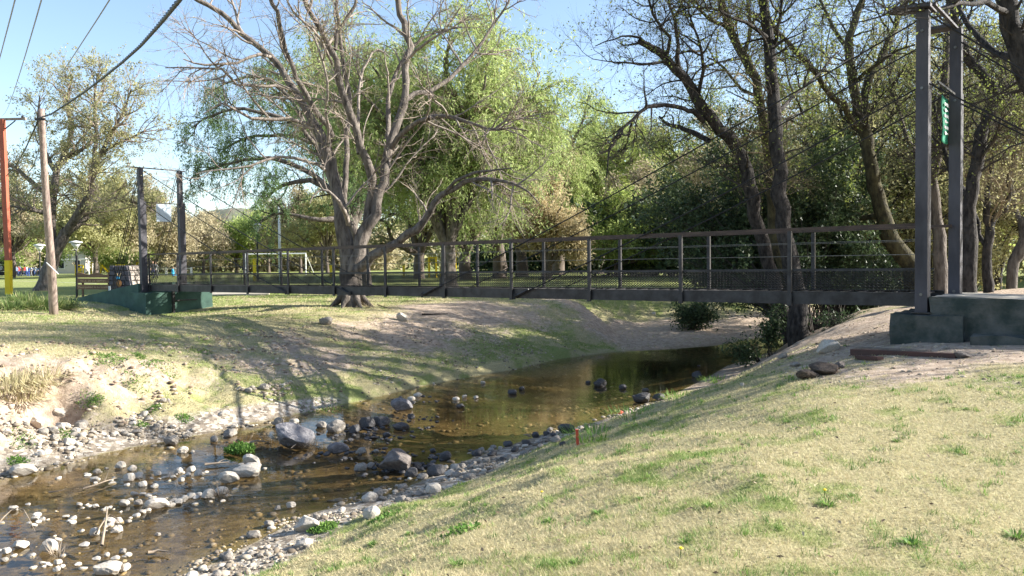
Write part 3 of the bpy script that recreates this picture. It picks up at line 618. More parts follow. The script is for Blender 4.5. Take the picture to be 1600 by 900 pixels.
facestone(V[0], V[1], V[4], V[5], 4, 6, np.array([0, -1., .05]), M_monu)
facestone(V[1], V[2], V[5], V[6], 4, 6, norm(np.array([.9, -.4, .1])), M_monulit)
em = MB(); c_ = at(186, 443, DM - .1); V = []
for i in range(14):
    a = i / 14 * 2 * math.pi; V.append(c_ + [.12 * math.cos(a) * (1 if math.sin(a) > 0 else .85), 0, .13 * math.sin(a)])
em.add(V + [c_ + [0, -.03, 0]], [[i, (i + 1) % 14, 14] for i in range(14)]); wobj('emblem_shield', em.me(), simple('emblem_orange', (.36, .16, .04), (.2, .1, .05), 12, .6, 0, 0), mo)
em = MB(); em.box(at(184, 434, DM - .1), (.13, .03, .09)); wobj('emblem_crest', em.me(), M_cl['cyan'], mo)
em = MB(); em.bar(at(183, 431, DM - .12), at(183, 427, DM - .12), .04, .03, (0, 1, 0)); em.bar(at(187, 433, DM - .12), at(189, 427, DM - .12), .04, .03, (0, 1, 0)); wobj('emblem_plumes', em.me(), M_letter, mo)
# ------------------------------------------------------------------ lamps, goals, mast, playground
GZ = 1.8
def lamp(px, ytop, D, label):
    g = at(px, 430, D); g[2] = GZ; t_ = empty('street_lamp', g, label, 'street lamp', 'lamps round the sports field'); top = at(px, ytop, D)[2] - GZ
    mb = MB(); mb.tube([(0, 0, 0), (0, 0, top - .55)], [.07, .05], 8); obj('pole', mb.me(), M_steel, t_)
    mb = MB()
    for a in (0, 2.09, 4.19): mb.tube([(0, 0, top - .7), (.30 * math.cos(a), .30 * math.sin(a), top - .14)], .028, 5)
    obj('bracket', mb.me(), M_white, t_)
    mb = MB(); mb.tube([(0, 0, top - .52), (0, 0, top - .15)], [.10, .34], 14); obj('lamp_shade', mb.me('s', True), M_glass, t_)
    mb = MB(); mb.tube([(0, 0, top - .15), (0, 0, top - .08), (0, 0, top)], [.44, .40, .06], 14); obj('lamp_hood', mb.me('s', True), M_white, t_)
    return t_
lamp(403, 349, 60, 'lamp with white cone head in front of the lime green bush, beside the white mast')
lamp(120, 376, 55, 'lamp with white cone head rising behind the wooden sign board')
lamp(63, 381, 62, 'lamp with white cone head half hidden by the leaning trunk at left')
g = at(438, 430, 60); g[2] = GZ
mb = MB(); mb.tube([(0, 0, -.1), (0, 0, at(438, 322, 60)[2] - GZ)], [.13, .07], 10); o = obj('white_mast', mb.me('m', True), M_white); o.location = g; tag(o, 'tall plain white mast on the field just left of the big bare tree', 'mast')
g = at(120, 430, 100); g[2] = GZ
mb = MB(); mb.tube([(0, 0, -.1), (0, 0, at(120, 352, 100)[2] - GZ)], [.09, .05], 8); o = obj('white_mast', mb.me('m', True), M_white); o.location = g; tag(o, 'thin white mast far behind the lamp by the sign board', 'mast')
def goal(px0, px1, ytop, D, label, ang=0, back=1):
    a, b_ = at(px0, 425, D), at(px1, 425, D); a[2] = b_[2] = GZ; h_ = 2.44; t_ = empty('football_goal', (a + b_) / 2, label, 'goal', 'goals on the sports field'); L = np.linalg.norm(b_ - a) / 2
    for s_ in (-1, 1):
        mb = MB(); mb.tube([(s_ * L, 0, -.05), (s_ * L, 0, h_)], .075, 8); obj('post', mb.me(), M_white, t_)
        mb = MB(); mb.tube([(s_ * L, 0, h_ - .02), (s_ * (L + .55), 1.6, .05)], .035, 6); obj('stay', mb.me(), M_white, t_)
    mb = MB(); mb.tube([(-L - .05, 0, h_), (L + .05, 0, h_)], .075, 8); obj('crossbar', mb.me(), M_white, t_)
goal(381, 478, 394, 90, 'white football goal seen through the railing, right of the lamp')
goal(63, 139, 402, 128, 'white football goal far off behind the wooden pole and the sign')
mb = MB()
g = at(384, 427, 80); g[2] = GZ
mb.tube([(0, 0, -.1), (0, 0, 2.3)], .13, 8); o = obj('concrete_bollard_post', mb.me(), M_white); o.location = g; tag(o, 'short thick white post beside the left upright of the nearer goal', 'post')
for px, y0, y1, D, lb in ((398, 398, 432, 62, 'yellow post beside the lamp, seen through the left part of the railing'), (517, 412, 430, 75, 'yellow post just left of the big tree trunk'), (631, 414, 430, 75, 'short yellow post just right of the big tree trunk')):
    g = at(px, y1, D); g[2] = GZ; mb = MB(); mb.box((0, 0, (y1 - y0) / F * D / 2), (.2, .2, (y1 - y0) / F * D)); mb.box((0, 0, (y1 - y0) / F * D + .03), (.26, .26, .06)); o = obj('yellow_post', mb.me(), M_yellow); o.location = g; tag(o, lb, 'post', 'yellow posts round the field')
def frame(px, w_, h_, D, label, kind):
    g = at(px, 425, D); g[2] = GZ; t_ = empty('exercise_frame', g, label, 'exercise frame', 'yellow playground equipment')
    for s_ in (-1, 1):
        mb = MB(); mb.tube([(s_ * w_ / 2, 0, -.1), (s_ * w_ / 2 * (.4 if kind == 'a' else 1), 0, h_)], .09, 8); obj('upright', mb.me(), M_yellow, t_)
    mb = MB(); mb.tube([(-w_ / 2 * (.4 if kind == 'a' else 1), 0, h_ * .96), (w_ / 2 * (.4 if kind == 'a' else 1), 0, h_ * .96)], .07, 8); obj('top_bar', mb.me(), M_yellow, t_)
    if kind == 'step':
        mb = MB(); mb.box((0, 0, h_ * .3), (w_ * .8, .5, .12)); obj('platform', mb.me(), M_yellow, t_)
    if kind == 'slide':
        mb = MB(); mb.bar((w_ / 2, 0, h_ * .9), (w_ / 2 + h_ * .8, -.2, .1), .5, .08); obj('slide', mb.me(), M_yellow, t_)
    if kind == 'seat':
        mb = MB(); mb.box((0, -.2, h_ * .35), (w_ * .6, .4, .1)); mb.box((0, 0, h_ * .6), (w_ * .6, .08, .5)); obj('seat', mb.me(), M_yellow, t_)
frame(676, .6, 1.75, 68, 'pair of yellow bars between railing posts right of the dark trunk', 'bars')
frame(697, .9, .95, 66, 'low yellow step frame seen through the middle railing', 'step')
frame(709, .3, 2.2, 69, 'tall thin yellow frame beside the low step frame', 'bars')
frame(724, .6, 1.3, 66, 'yellow seat frame beside the reddish trunk', 'seat')
frame(150, 1.3, 1.9, 115, 'yellow slide frame left of the far green bush', 'slide')
frame(165, 1.7, 1.9, 118, 'yellow swing frame under the far green bush behind the monument', 'a')
frame(188, 1.2, 1.5, 112, 'yellow climbing frame just above the stone monument', 'seat')
frame(222, 1.5, 1.8, 118, 'yellow play frame between the monument and the left tower', 'step')
frame(124, 1.0, 1.5, 105, 'yellow exercise board above the wooden sign', 'seat')
# white railing far off
g = at(225, 427, 105); g[2] = GZ; fc = empty('white_fence', g, 'low white post and rail fence far behind the left tower', 'fence')
for i in range(9):
    mb = MB(); mb.box((-2.6 + i * 1.1, 0, .5), (.22, .22, 1.0)); obj('post', mb.me(), M_white, fc)
mb = MB(); mb.bar((-2.6, 0, .85), (6.2, 0, .85), .08, .1); obj('rail', mb.me(), M_white, fc)
# field markings (chalk)
for (xa, ya, xb, yb, D1, D2) in ((15, 436, 150, 446, 78, 60), (0, 428, 300, 431, 115, 110)):
    a, b_ = at(xa, ya, D1), at(xb, yb, D2); a[2] = b_[2] = GZ + .012; mb = MB(); mb.bar(a, b_, .16, .006); obj('chalk_line', mb.me(), simple('chalk', (.6, .58, .45), None, 5, .9, 0, 0), kind='structure')

# ------------------------------------------------------------------ far buildings
def building(px0, px1, ytop, D, depth, label, wall, roof):
    a, b_ = at(px0, 420, D), at(px1, 420, D); a[2] = b_[2] = GZ; L = b_[0] - a[0]; h_ = at(px0, ytop, D)[2] - GZ
    t_ = empty('low_building', (a + b_) / 2, label, 'building'); mb = MB(); mb.box((0, depth / 2, h_ / 2), (L, depth, h_)); obj('wall', mb.me(), wall, t_)
    if roof == 'flat':
        mb = MB(); mb.box((0, depth / 2, h_ + .12), (L + .4, depth + .4, .24)); obj('roof', mb.me(), M_conc, t_)
    else:
        mb = MB(); V = [(-L / 2 - .5, -.6, h_), (L / 2 + .5, -.6, h_), (L / 2 + .5, depth + .5, h_), (-L / 2 - .5, depth + .5, h_), (-L / 2 + 1, depth / 2, h_ + 2), (L / 2 - 1.5, depth / 2, h_ + 2)]
        mb.add(V, [[0, 1, 5, 4], [2, 3, 4, 5]]); mb.add(V, [[1, 2, 5], [3, 0, 4]]); obj('roof', mb.me(), M_thatch, t_)
    nw = max(2, int(L / 4))
    for i in range(nw):
        x_ = -L / 2 + (i + .5) * L / nw
        mb = MB(); mb.box((x_, -.02, h_ * .45), (1.1, .06, h_ * .45)); f_ = obj('window', mb.me(), M_white, t_)
        mb = MB(); mb.box((x_, -.06, h_ * .45), (.9, .04, h_ * .38)); obj('pane', mb.me(), M_dark, f_)
    return t_
building(84, 134, 396, 150, 6, 'long low pale building beyond the far goal', M_wall, 'flat')
building(-30, 14, 405, 130, 7, 'low building with a thatched roof at the left edge beyond the field', M_dark, 'hip')
b2 = building(0, 6, 402, 160, 5, 'small pale hut far beyond the thatched building', M_wall, 'flat')

# ------------------------------------------------------------------ people
def person_mesh(pose):
    import bmesh
    sit = pose == 'sit'; sw = .16 if pose == 'walk' else .04
    J = {}
    hipz = .38 if sit else .92
    J['pelvis'] = (0, 0, hipz, .135); J['waist'] = (0, .01, hipz + .15, .115); J['chest'] = (0, 0, hipz + .38, .145); J['neck'] = (0, 0, hipz + .56, .055); J['chin'] = (0, -.02, hipz + .64, .07); J['head'] = (0, -.01, hipz + .73, .095); J['crown'] = (0, 0, hipz + .80, .06)
    E = [('pelvis', 'waist'), ('waist', 'chest'), ('chest', 'neck'), ('neck', 'chin'), ('chin', 'head'), ('head', 'crown')]
    for s_, nm_ in ((-1, 'l'), (1, 'r')):
        q = s_ * sw
        J['hip' + nm_] = (s_ * .10, 0, hipz - .06, .09)
        if sit: J['knee' + nm_] = (s_ * .14, -.42, .42, .065); J['ank' + nm_] = (s_ * .14, -.45, .08, .045)
        else: J['knee' + nm_] = (s_ * .10, -q * .6 - .02, .48, .062); J['ank' + nm_] = (s_ * .10, q * 1.1, .09, .042)
        a = J['ank' + nm_]; J['toe' + nm_] = (a[0], a[1] - .17, .04, .035)
        J['sh' + nm_] = (s_ * .18, 0, hipz + .48, .06); J['elb' + nm_] = (s_ * .25, q, hipz + .22, .042); J['wri' + nm_] = (s_ * .25, q - .12, hipz - .0, .03); J['han' + nm_] = (s_ * .25, q - .17, hipz - .08, .034)
        E += [('pelvis', 'hip' + nm_), ('hip' + nm_, 'knee' + nm_), ('knee' + nm_, 'ank' + nm_), ('ank' + nm_, 'toe' + nm_), ('chest', 'sh' + nm_), ('sh' + nm_, 'elb' + nm_), ('elb' + nm_, 'wri' + nm_), ('wri' + nm_, 'han' + nm_)]
    ks = list(J); me_ = bpy.data.meshes.new('p'); me_.from_pydata([J[k][:3] for k in ks], [(ks.index(a), ks.index(b_)) for a, b_ in E], [])
    o = bpy.data.objects.new('p', me_); C.objects.link(o); o.modifiers.new('s', 'SKIN'); ss = o.modifiers.new('u', 'SUBSURF'); ss.levels = 1; ss.render_levels = 1
    sv_ = me_.skin_vertices[0].data
    for i, k in enumerate(ks): sv_[i].radius = (J[k][3], J[k][3] * .85); sv_[i].use_root = (k == 'pelvis')
    r = bpy.data.meshes.new_from_object(o.evaluated_get(bpy.context.evaluated_depsgraph_get())); bpy.data.objects.remove(o)
    r.materials.clear()
    for _ in range(4): r.materials.append(M_skin)
    for p in r.polygons:
        c_ = p.center; hh = hipz
        k = 0
        if c_.z > hh + .60: k = 3 if (c_.y > -.03 and c_.z > hh + .66) or c_.z > hh + .77 else 0
        elif c_.z > hh - .02 and not (abs(c_.x) > .2 and c_.z < hh + .12): k = 1
        elif abs(c_.x) < .2: k = 2 if c_.z > .07 else 3
        if abs(c_.x) > .215 and c_.z < hh + .14: k = 0
        p.material_index = k; p.use_smooth = True
    return r
PM = {k: person_mesh(k) for k in ('stand', 'walk', 'sit')}
def person(px, D, sc, pose, shirt, legs, rz, label, group=None):
    o = bpy.data.objects.new('person', PM[pose]); C.objects.link(o); g = at(px, 425, D); o.location = (g[0], g[1], GZ); o.scale = (sc,) * 3; o.rotation_euler = (0, 0, rz)
    for i, m_ in enumerate((M_skin, M_cl[shirt], M_cl[legs], M_hair)):
        o.material_slots[i].link = 'OBJECT'; o.material_slots[i].material = m_
    return tag(o, label, 'person', group)
crowd = []
cols = ['pale_blue', 'pale_blue', 'blue', 'pale_blue', 'white', 'red', 'blue', 'pale_blue', 'white', 'brown', 'pale_blue', 'red', 'blue']
for i in range(26):
    front = i % 2; col = cols[i % 13] if front else ('red', 'white', 'grey', 'pale_blue', 'brown', 'white')[i // 2 % 6]
    px = 21 + i * 1.62 + random.uniform(-.6, .6)
    person(px, (113 if front else 121) + random.uniform(-2, 2), random.uniform(.74, .92) if front else random.uniform(.9, 1.05), random.choice(['stand', 'walk']), col, random.choice(['navy', 'blue', 'grey']), random.uniform(0, 6.28),
           'one of the far people in %s tops crowded together across the field' % col.replace('_', ' '), 'crowd of children across the field')
person(2, 118, 1, 'stand', 'white', 'navy', 1, 'person in a white top by the thatched building left of the pole', None)
person(239, 78, 1.0, 'walk', 'black', 'navy', .6, 'person in black walking on the field, left one of the pair behind the railing', None)
person(243.5, 80, .95, 'walk', 'grey', 'black', -.4, 'person in grey walking on the field, right one of the pair behind the railing', None)
person(270, 74, 1.0, 'sit', 'cyan', 'grey', 2.2, 'person in bright blue sitting under a far tree behind the left tower', None)
# ------------------------------------------------------------------ trees
def resample(P, R, K):
    P, R = np.asarray(P, float), np.asarray(R, float); L = np.concatenate([[0], np.cumsum(np.linalg.norm(np.diff(P, axis=0), axis=1))]); s = np.linspace(0, L[-1], K)
    return np.column_stack([np.interp(s, L, P[:, i]) for i in range(3)]), np.interp(s, L, R)
def smooth_limb(P, R, wig, g):
    """Catmull-Rom through the points with a little natural crookedness"""
    P = np.asarray(P, float); n = len(P); Q, S = [], []
    E = np.vstack([2 * P[0] - P[1], P, 2 * P[-1] - P[-2]])
    for i in range(n - 1):
        p0, p1, p2, p3 = E[i:i + 4]; m_ = max(2, int(np.linalg.norm(p2 - p1) / .45))
        for k in range(m_):
            t = k / m_; Q.append(.5 * ((2 * p1) + (-p0 + p2) * t + (2 * p0 - 5 * p1 + 4 * p2 - p3) * t * t + (-p0 + 3 * p1 - 3 * p2 + p3) * t ** 3)); S.append(R[i] * (1 - t) + R[i + 1] * t)
    Q.append(P[-1]); S.append(R[-1]); Q, S = np.array(Q), np.array(S)
    Q[1:-1] += g.normal(0, wig, (len(Q) - 2, 3)) * np.minimum(1, S[1:-1, None] * 8 + .3); S = S * (1 + g.normal(0, .05, len(S)))
    return Q, S
def grow(P, R, n, L, ang, K, rr, g, u=(.15, 1), bend=0., wander=.25, taper=.75, wrad=0.5):
    """children of branches P (N,K,3): n in all, chosen by length"""
    N, K0, _ = P.shape; ln = np.linalg.norm(np.diff(P, axis=1), axis=2).sum(1); pr = ln / ln.sum()
    i = g.choice(N, n, p=pr); uu = u[0] + (u[1] - u[0]) * g.random(n) ** .8; f = uu * (K0 - 1); k = np.minimum(f.astype(int), K0 - 2); f = (f - k)[:, None]
    p = P[i, k] * (1 - f) + P[i, k + 1] * f; r = R[i, k] * (1 - f[:, 0]) + R[i, k + 1] * f[:, 0]; T = norm(P[i, k + 1] - P[i, k])
    q = g.normal(size=(n, 3)); q = norm(q - (q * T).sum(1, keepdims=True) * T)
    a = np.radians(g.uniform(ang[0], ang[1], n))[:, None]; d = norm(T * np.cos(a) + q * np.sin(a)); d[:, 2] += wrad * .2
    ll = g.uniform(L[0], L[1], n) * (1.15 - .6 * uu); st = (ll / (K - 1))[:, None]
    out = [p]
    for _ in range(K - 1):
        d = norm(d + g.normal(0, wander, (n, 3)) + np.array([0, 0, bend])); out.append(out[-1] + d * st)
    Pn = np.stack(out, 1); r0 = np.minimum(r * taper, rr[1] * (.6 + .8 * g.random(n))); r0 = np.maximum(r0, rr[0])
    Rn = r0[:, None] * np.linspace(1, .28, K)[None]
    return Pn, Rn
def leaves(P, n, L, wd, g, droop=0., spread=.05, along=.3, u=(.1, 1), tri=False):
    N, K, _ = P.shape; ln = np.linalg.norm(np.diff(P, axis=1), axis=2).sum(1); i = g.choice(N, n, p=ln / ln.sum())
    f = (u[0] + (u[1] - u[0]) * g.random(n)) * (K - 1); k = np.minimum(f.astype(int), K - 2); f = (f - k)[:, None]
    p = P[i, k] * (1 - f) + P[i, k + 1] * f + g.normal(0, spread, (n, 3)); T = norm(P[i, k + 1] - P[i, k])
    d = norm(norm(g.normal(size=(n, 3))) + T * along + np.array([0, 0, -droop])); b_ = norm(np.cross(d, g.normal(size=(n, 3))))
    ll = (g.uniform(L[0], L[1], n))[:, None]; ww = ll * wd * .5
    if tri: V = np.stack([p - b_ * ww * .95, p + b_ * ww * .95, p + d * ll], 1).reshape(-1, 3); Fq = np.arange(n * 3).reshape(-1, 3)
    else:
        V = np.stack([p, p + d * ll * .45 + b_ * ww, p + d * ll, p + d * ll * .45 - b_ * ww], 1).reshape(-1, 3)
        Fq = np.arange(n * 4).reshape(-1, 4)
    br = g.random(N)[i]
    var = np.clip(.55 * g.random(n) + .45 * br, 0, 1)
    return V, Fq, var
def leafobj(name, parts, mat, par, **kw):
    V = np.concatenate([p[0] for p in parts]); off = np.cumsum([0] + [len(p[0]) for p in parts[:-1]]); Fq = np.concatenate([p[1] + o for p, o in zip(parts, off)]); var = np.concatenate([p[2] for p in parts])
    return wobj(name, mesh(name, V, Fq, False, {'var': var}), mat, par, **kw)
def tubeobj(name, sets, mat, par, smooth=True, **kw):
    Vs, Fs, n0 = [], [], 0
    for P, R, sd_ in sets:
        V, Fq = tubes(P, R, sd_); Vs.append(V); Fs.append(Fq + n0); n0 += len(V)
    return wobj(name, mesh(name, np.concatenate(Vs), np.concatenate(Fs), smooth), mat, par, **kw)
def traced(limbs, g, D0, wig=.03, rs_=1.):
    """limbs: list of [(px, py, dD, half width px)] -> world polylines"""
    out = []
    for l_ in limbs:
        P = [at(a, b_, D0 + c_) for a, b_, c_, r_ in l_]; R = [r_ / F * (D0 + c_) * rs_ for a, b_, c_, r_ in l_]; out.append(smooth_limb(P, R, wig, g))
    return out

# ---- the big bare willow in the middle
g = np.random.default_rng(11)
D0 = 28.3
L_ = [
 [(549, 474, -.2, 22), (546, 455, 0, 19), (545, 430, 0, 18), (544, 400, 0, 18), (540, 370, 0, 17), (535, 345, 0, 15), (529, 315, 0, 13), (519, 270, .2, 12.5), (510, 231, .3, 12), (488, 192, .5, 9.5), (467, 153, .8, 8), (449, 124, 1, 7.5), (424, 89, 1.2, 6.5), (389, 64, 1.2, 6), (346, 21, 1, 5), (307, 0, .6, 4.5), (262, -30, 0, 3)],
 [(512, 236, .2, 7), (519, 213, .1, 6.5), (499, 181, -.4, 6), (474, 139, -.8, 5.5), (456, 103, -1, 5), (439, 60, -1.3, 5), (433, 18, -1.5, 4.5), (421, -5, -1.6, 4), (408, -40, -1.8, 3)],
 [(566, 380, 0, 10), (575, 345, 0, 10), (580, 313, 0, 9), (581, 277, -.2, 9), (563, 228, -.6, 8), (549, 185, -.9, 7.5), (536, 142, -1.1, 7), (524, 96, -1.3, 6.5), (503, 50, -1.5, 5.5), (480, 10, -1.7, 5), (462, -40, -1.8, 3)],
 [(524, 78, -1.3, 4), (527, 53, -1.2, 4), (549, 18, -1.1, 3.5), (558, -4, -1.1, 3), (566, -40, -1, 2)],
 [(552, 425, -.2, 15), (558, 395, -.2, 14), (568, 362, -.2, 12), (584, 335, -.2, 11), (592, 300, -.1, 10.5), (602, 263, 0, 9.5), (609, 222, .2, 9), (625, 182, .4, 8.5), (635, 145, .6, 8), (632, 107, .7, 7.5), (640, 71, .9, 7), (631, 36, 1, 6.5), (622, 7, 1, 6), (618, -40, 1, 4)],
 [(632, 156, .6, 6), (648, 147, .9, 5.5), (670, 144, 1.2, 5), (702, 121, 1.8, 4.2), (734, 92, 2.4, 3.6), (762, 53, 3, 3), (794, 4, 3.2, 2), (804, -20, 3.2, 1)],
 [(612, 232, .2, 6), (634, 203, -.4, 5.5), (673, 183, -1.2, 5), (700, 184, -1.6, 4.5), (727, 188, -2, 4), (762, 203, -2.4, 3), (798, 199, -2.5, 2), (826, 205, -2.5, 1.2)],
 [(608, 224, .5, 5.5), (606, 195, 1.2, 5), (607, 156, 1.8, 5), (616, 124, 2.2, 4.5), (625, 100, 2.6, 4), (648, 70, 3, 3), (680, 52, 3.4, 2.3), (720, 42, 3.6, 1.4)],
 [(536, 330, .8, 6), (539, 300, 1.2, 6), (541, 240, 1.8, 5.5), (544, 190, 2.2, 5.5), (545, 149, 2.4, 5), (533, 89, 2.6, 4.5), (528, 36, 2.7, 4), (527, -20, 2.8, 3)],
 [(556, 425, -.4, 12), (572, 408, -.6, 11), (595, 392, -.8, 9.5), (620, 377, -1.1, 8.5), (650, 357, -1.5, 8), (665, 345, -1.7, 7.5), (680, 318, -2, 7), (691, 306, -2.1, 6), (727, 283, -2.6, 5), (762, 281, -3, 4.5), (798, 286, -3.2, 3.5), (826, 300, -3.3, 2), (842, 318, -3.3, 1.2)],
 [(691, 306, -2.1, 4), (712, 284, -2.6, 3.5), (742, 270, -3, 3), (772, 266, -3.3, 2), (802, 262, -3.5, 1.2)],
 [(484, 194, .5, 4.5), (460, 188, .2, 4), (435, 185, 0, 4), (392, 183, -.6, 3.5), (360, 167, -1, 2.6), (343, 163, -1.2, 2), (318, 178, -1.4, 1.2)],
 [(514, 268, .2, 4), (496, 258, -.3, 3.5), (478, 252, -.6, 3.5), (435, 245, -1.2, 3), (389, 260, -1.8, 2.4), (335, 266, -2.2, 1.6), (306, 272, -2.4, 1)],
 [(455, 142, .8, 4), (440, 136, 0, 3.2), (417, 135, -.5, 3), (371, 133, -1, 2.6), (346, 108, -1.3, 2.3), (300, 107, -1.6, 1.8), (258, 106, -1.8, 1.1)],
 [(424, 89, 1.2, 4), (407, 85, .5, 3.5), (371, 97, 0, 3), (321, 101, -.5, 2.2), (286, 92, -.8, 1.2)],
 [(519, 100, -1.4, 3), (500, 60, -2.2, 2.6), (470, 30, -2.6, 2.3), (450, 5, -2.9, 2), (440, -20, -3, 1.4)],
 [(560, 240, -.5, 4), (561, 200, .2, 3.6), (560, 160, .8, 3.3), (563, 125, 1.2, 3), (574, 95, 1.6, 2.5), (590, 76, 2, 2), (612, 92, 2.2, 1.3)],
 [(512, 222, -.3, 3.4), (511, 180, -1, 3), (512, 150, -1.4, 2.8), (505, 100, -1.8, 2.5), (490, 60, -2, 2), (460, 8, -2.2, 1.5)],
 [(389, 64, 1.2, 3.5), (375, 45, 1.8, 3), (368, 18, 2.2, 2.5), (355, -20, 2.6, 1.6)],
 [(630, 100, .7, 3.6), (650, 78, .2, 3.2), (668, 66, -.3, 2.8), (700, 40, -.8, 2), (722, 8, -1, 1.3)],
 [(545, 350, -.3, 7), (538, 330, -.8, 5), (530, 315, -1.2, 3.5), (512, 298, -1.5, 2.5), (494, 300, -1.7, 1.8), (484, 318, -1.8, 1)],
]
base = at(549, 472, D0); base[2] = hgt(base[0], base[1]); big = empty('willow_tree', base, 'big many limbed bare willow with pale upper limbs, foreground centre on the far bank', 'tree')
LI = traced(L_, g, D0, .03, .75); LI[0][0][0, 2] = base[2] - .25
root = []
for a in np.linspace(0, 6.28, 8)[:-1]:
    q = base + np.array([math.cos(a), math.sin(a), 0]) * .8; P = [base + np.array([0, 0, .75]) + .30 * (q - base), base + np.array([0, 0, .3]) + .5 * (q - base), np.array([base[0] + .8 * math.cos(a), base[1] + .8 * math.sin(a), hgt(base[0] + .8 * math.cos(a), base[1] + .8 * math.sin(a)) - .05])]
    root.append(smooth_limb(P, [.15, .12, .04], .02, g))
tubeobj('trunk', [(LI[0][0][None], LI[0][1][None], 14)] + [(P[None], R[None], 10) for P, R in LI[1:11] + root], M_bark, big)
LP = np.stack([resample(P, R, 18)[0] for P, R in LI]); LR = np.stack([resample(P, R, 18)[1] for P, R in LI])
s1 = grow(LP, LR, 150, (1.2, 3.6), (30, 75), 8, (.012, .045), g, (.25, 1), .05, .16)
s2 = grow(s1[0], s1[1], 1200, (.6, 1.9), (25, 70), 6, (.006, .016), g, (.15, 1), -.05, .16)
s3 = grow(s2[0], s2[1], 5200, (.25, .9), (20, 60), 3, (.003, .0055), g, (.15, 1), -.14, .15)
tubeobj('branch', [(P[None], R[None], 7) for P, R in LI[11:]] + [(s1[0], s1[1], 5)], M_barkpale, big, kind='stuff')
tubeobj('twigs', [(s2[0], s2[1], 3), (s3[0], s3[1], 3)], M_twig, big, False, kind='stuff')
leafobj('buds', [leaves(s3[0], 13000, (.025, .06), .5, g, .1, .02)], M_leafolive, big, kind='stuff')

# ---- procedural tree
def tree(name, label, x, y, z, h, rad, g, bark, twigm, leafm, nleaf, leafL, kind='round', trunk_r=.2, lean=(0, 0), nl=9, ns=60, nt_=700, leafw=.45, group=None, forkz=.3, crown_name='crown', twigr=.008, strings=0, stringL=(1, 3), lowz=.25, leaf2=None, sparse=False, forks=1):
    t_ = empty(name, (x, y, z), label, 'tree', group); o = np.array([x, y, z - .15]); fk = o + np.array([lean[0] * forkz * h, lean[1] * forkz * h, forkz * h])
    mid = (o + fk) / 2 + g.normal(0, .03 * h * forkz, 3) * [1, 1, 0]
    limbs = [smooth_limb([o, o + (mid - o) * .35, mid, fk], [trunk_r * 1.35, trunk_r * 1.05, trunk_r, trunk_r * .85], .02, g)]
    for i in range(nl):
        a = i / nl * 6.283 + g.uniform(-.35, .35); e = g.uniform(.1, 1.0) if i else 1.0
        if kind == 'willow': rr_ = rad * (.45 + .5 * g.random()); zz = h * (.55 + .42 * (1 - (rr_ / rad) ** 2) + .05 * g.random())
        elif kind == 'tall': rr_ = rad * g.uniform(.25, .8); zz = h * g.uniform(.7, 1)
        else: rr_ = rad * math.sqrt(1 - e * e * .9) * .92 if i else .1 * rad; zz = h * (forkz + .05 + (.95 - forkz) * e)
        tip = o + np.array([rr_ * math.cos(a) + lean[0] * h * .5, rr_ * math.sin(a) + lean[1] * h * .5, zz]); st_ = fk + (g.random() * .0 - .25 * g.random() * forkz * h) * np.array([lean[0], lean[1], 1])
        m1 = st_ + (tip - st_) * .4 + np.array([0, 0, .12 * h * (1 if kind == 'willow' else .4)]) * (1 if rr_ > .2 * rad else 0) + g.normal(0, .03 * h, 3)
        m2 = st_ + (tip - st_) * .72 + np.array([0, 0, .09 * h * (1 if kind == 'willow' else .3)]) + g.normal(0, .03 * h, 3)
        limbs.append(smooth_limb([st_, m1, m2, tip], [trunk_r * .6, trunk_r * .38, trunk_r * .22, trunk_r * .08], .03, g))
    tubeobj('trunk', [(P[None], R[None], 8) for P, R in limbs[:1]] + [(P[None], R[None], 6) for P, R in limbs[1:]], bark, t_)
    LP = np.stack([resample(P, R, 14)[0] for P, R in limbs[1:]]); LR = np.stack([resample(P, R, 14)[1] for P, R in limbs[1:]])
    a1 = grow(LP, LR, ns, (rad * .22, rad * .55), (30, 80), 5, (.01, trunk_r * .3), g, (.2, 1), .06 if kind != 'willow' else -.02, .2)
    a2 = grow(a1[0], a1[1], nt_, (rad * .10, rad * .26), (25, 75), 3, (twigr * .7, twigr * 1.6), g, (.1, 1), .03 if kind != 'willow' else -.12, .2)
    sets = [(a1[0], a1[1], 4), (a2[0], a2[1], 3)]; src = [a2[0]]
    if strings:
        a3 = grow(np.concatenate([a2[0]]), a2[1], strings, stringL, (10, 60), 4, (twigr * .45, twigr * .6), g, (.2, 1), -.55, .10); sets.append((a3[0], a3[1], 3)); src = [a3[0]]
    tubeobj('twigs', sets, twigm, t_, False, kind='stuff')
    for sI, (S_, fr_) in enumerate([(src[0], 1.0)] if not strings else [(src[0], .82), (a2[0], .18)]):
        lv = leaves(S_, int(nleaf * fr_), leafL, leafw, g, .7 if kind == 'willow' else .15, leafL[1] * (.35 if strings else .9), .3, tri=True)
        if sI == 0: parts_ = [lv]
        else: parts_.append(lv)
    leafobj(crown_name, parts_, leafm, t_, kind='stuff')
    return t_
R_ = lambda s_: np.random.default_rng(s_)
def gpos(px, D): q = at(px, 430, D); return q[0], q[1], hgt(q[0], q[1])
# green weeping willows behind
x, y, z = gpos(700, 42)
tree('weeping_willow', 'large fresh green weeping willow right of and behind the big bare tree', x, y, z, 14.8, 6.5, R_(21), M_bark, M_twigolive, M_leafwillow, 110000, (.12, .30), 'willow', .42, nl=15, ns=160, nt_=1500, leafw=.30, forkz=.16, twigr=.014, strings=4600, stringL=(1.2, 3.6))
x, y, z = gpos(556, 50)
tree('weeping_willow', 'tall airy pale green willow showing through the top of the big bare tree', x, y, z, 17.5, 6.6, R_(22), M_bark, M_twigolive, M_leafwillow, 27000, (.12, .28), 'willow', .42, nl=13, ns=120, nt_=1000, leafw=.30, forkz=.3, twigr=.014, strings=1900, stringL=(1.0, 3.0))
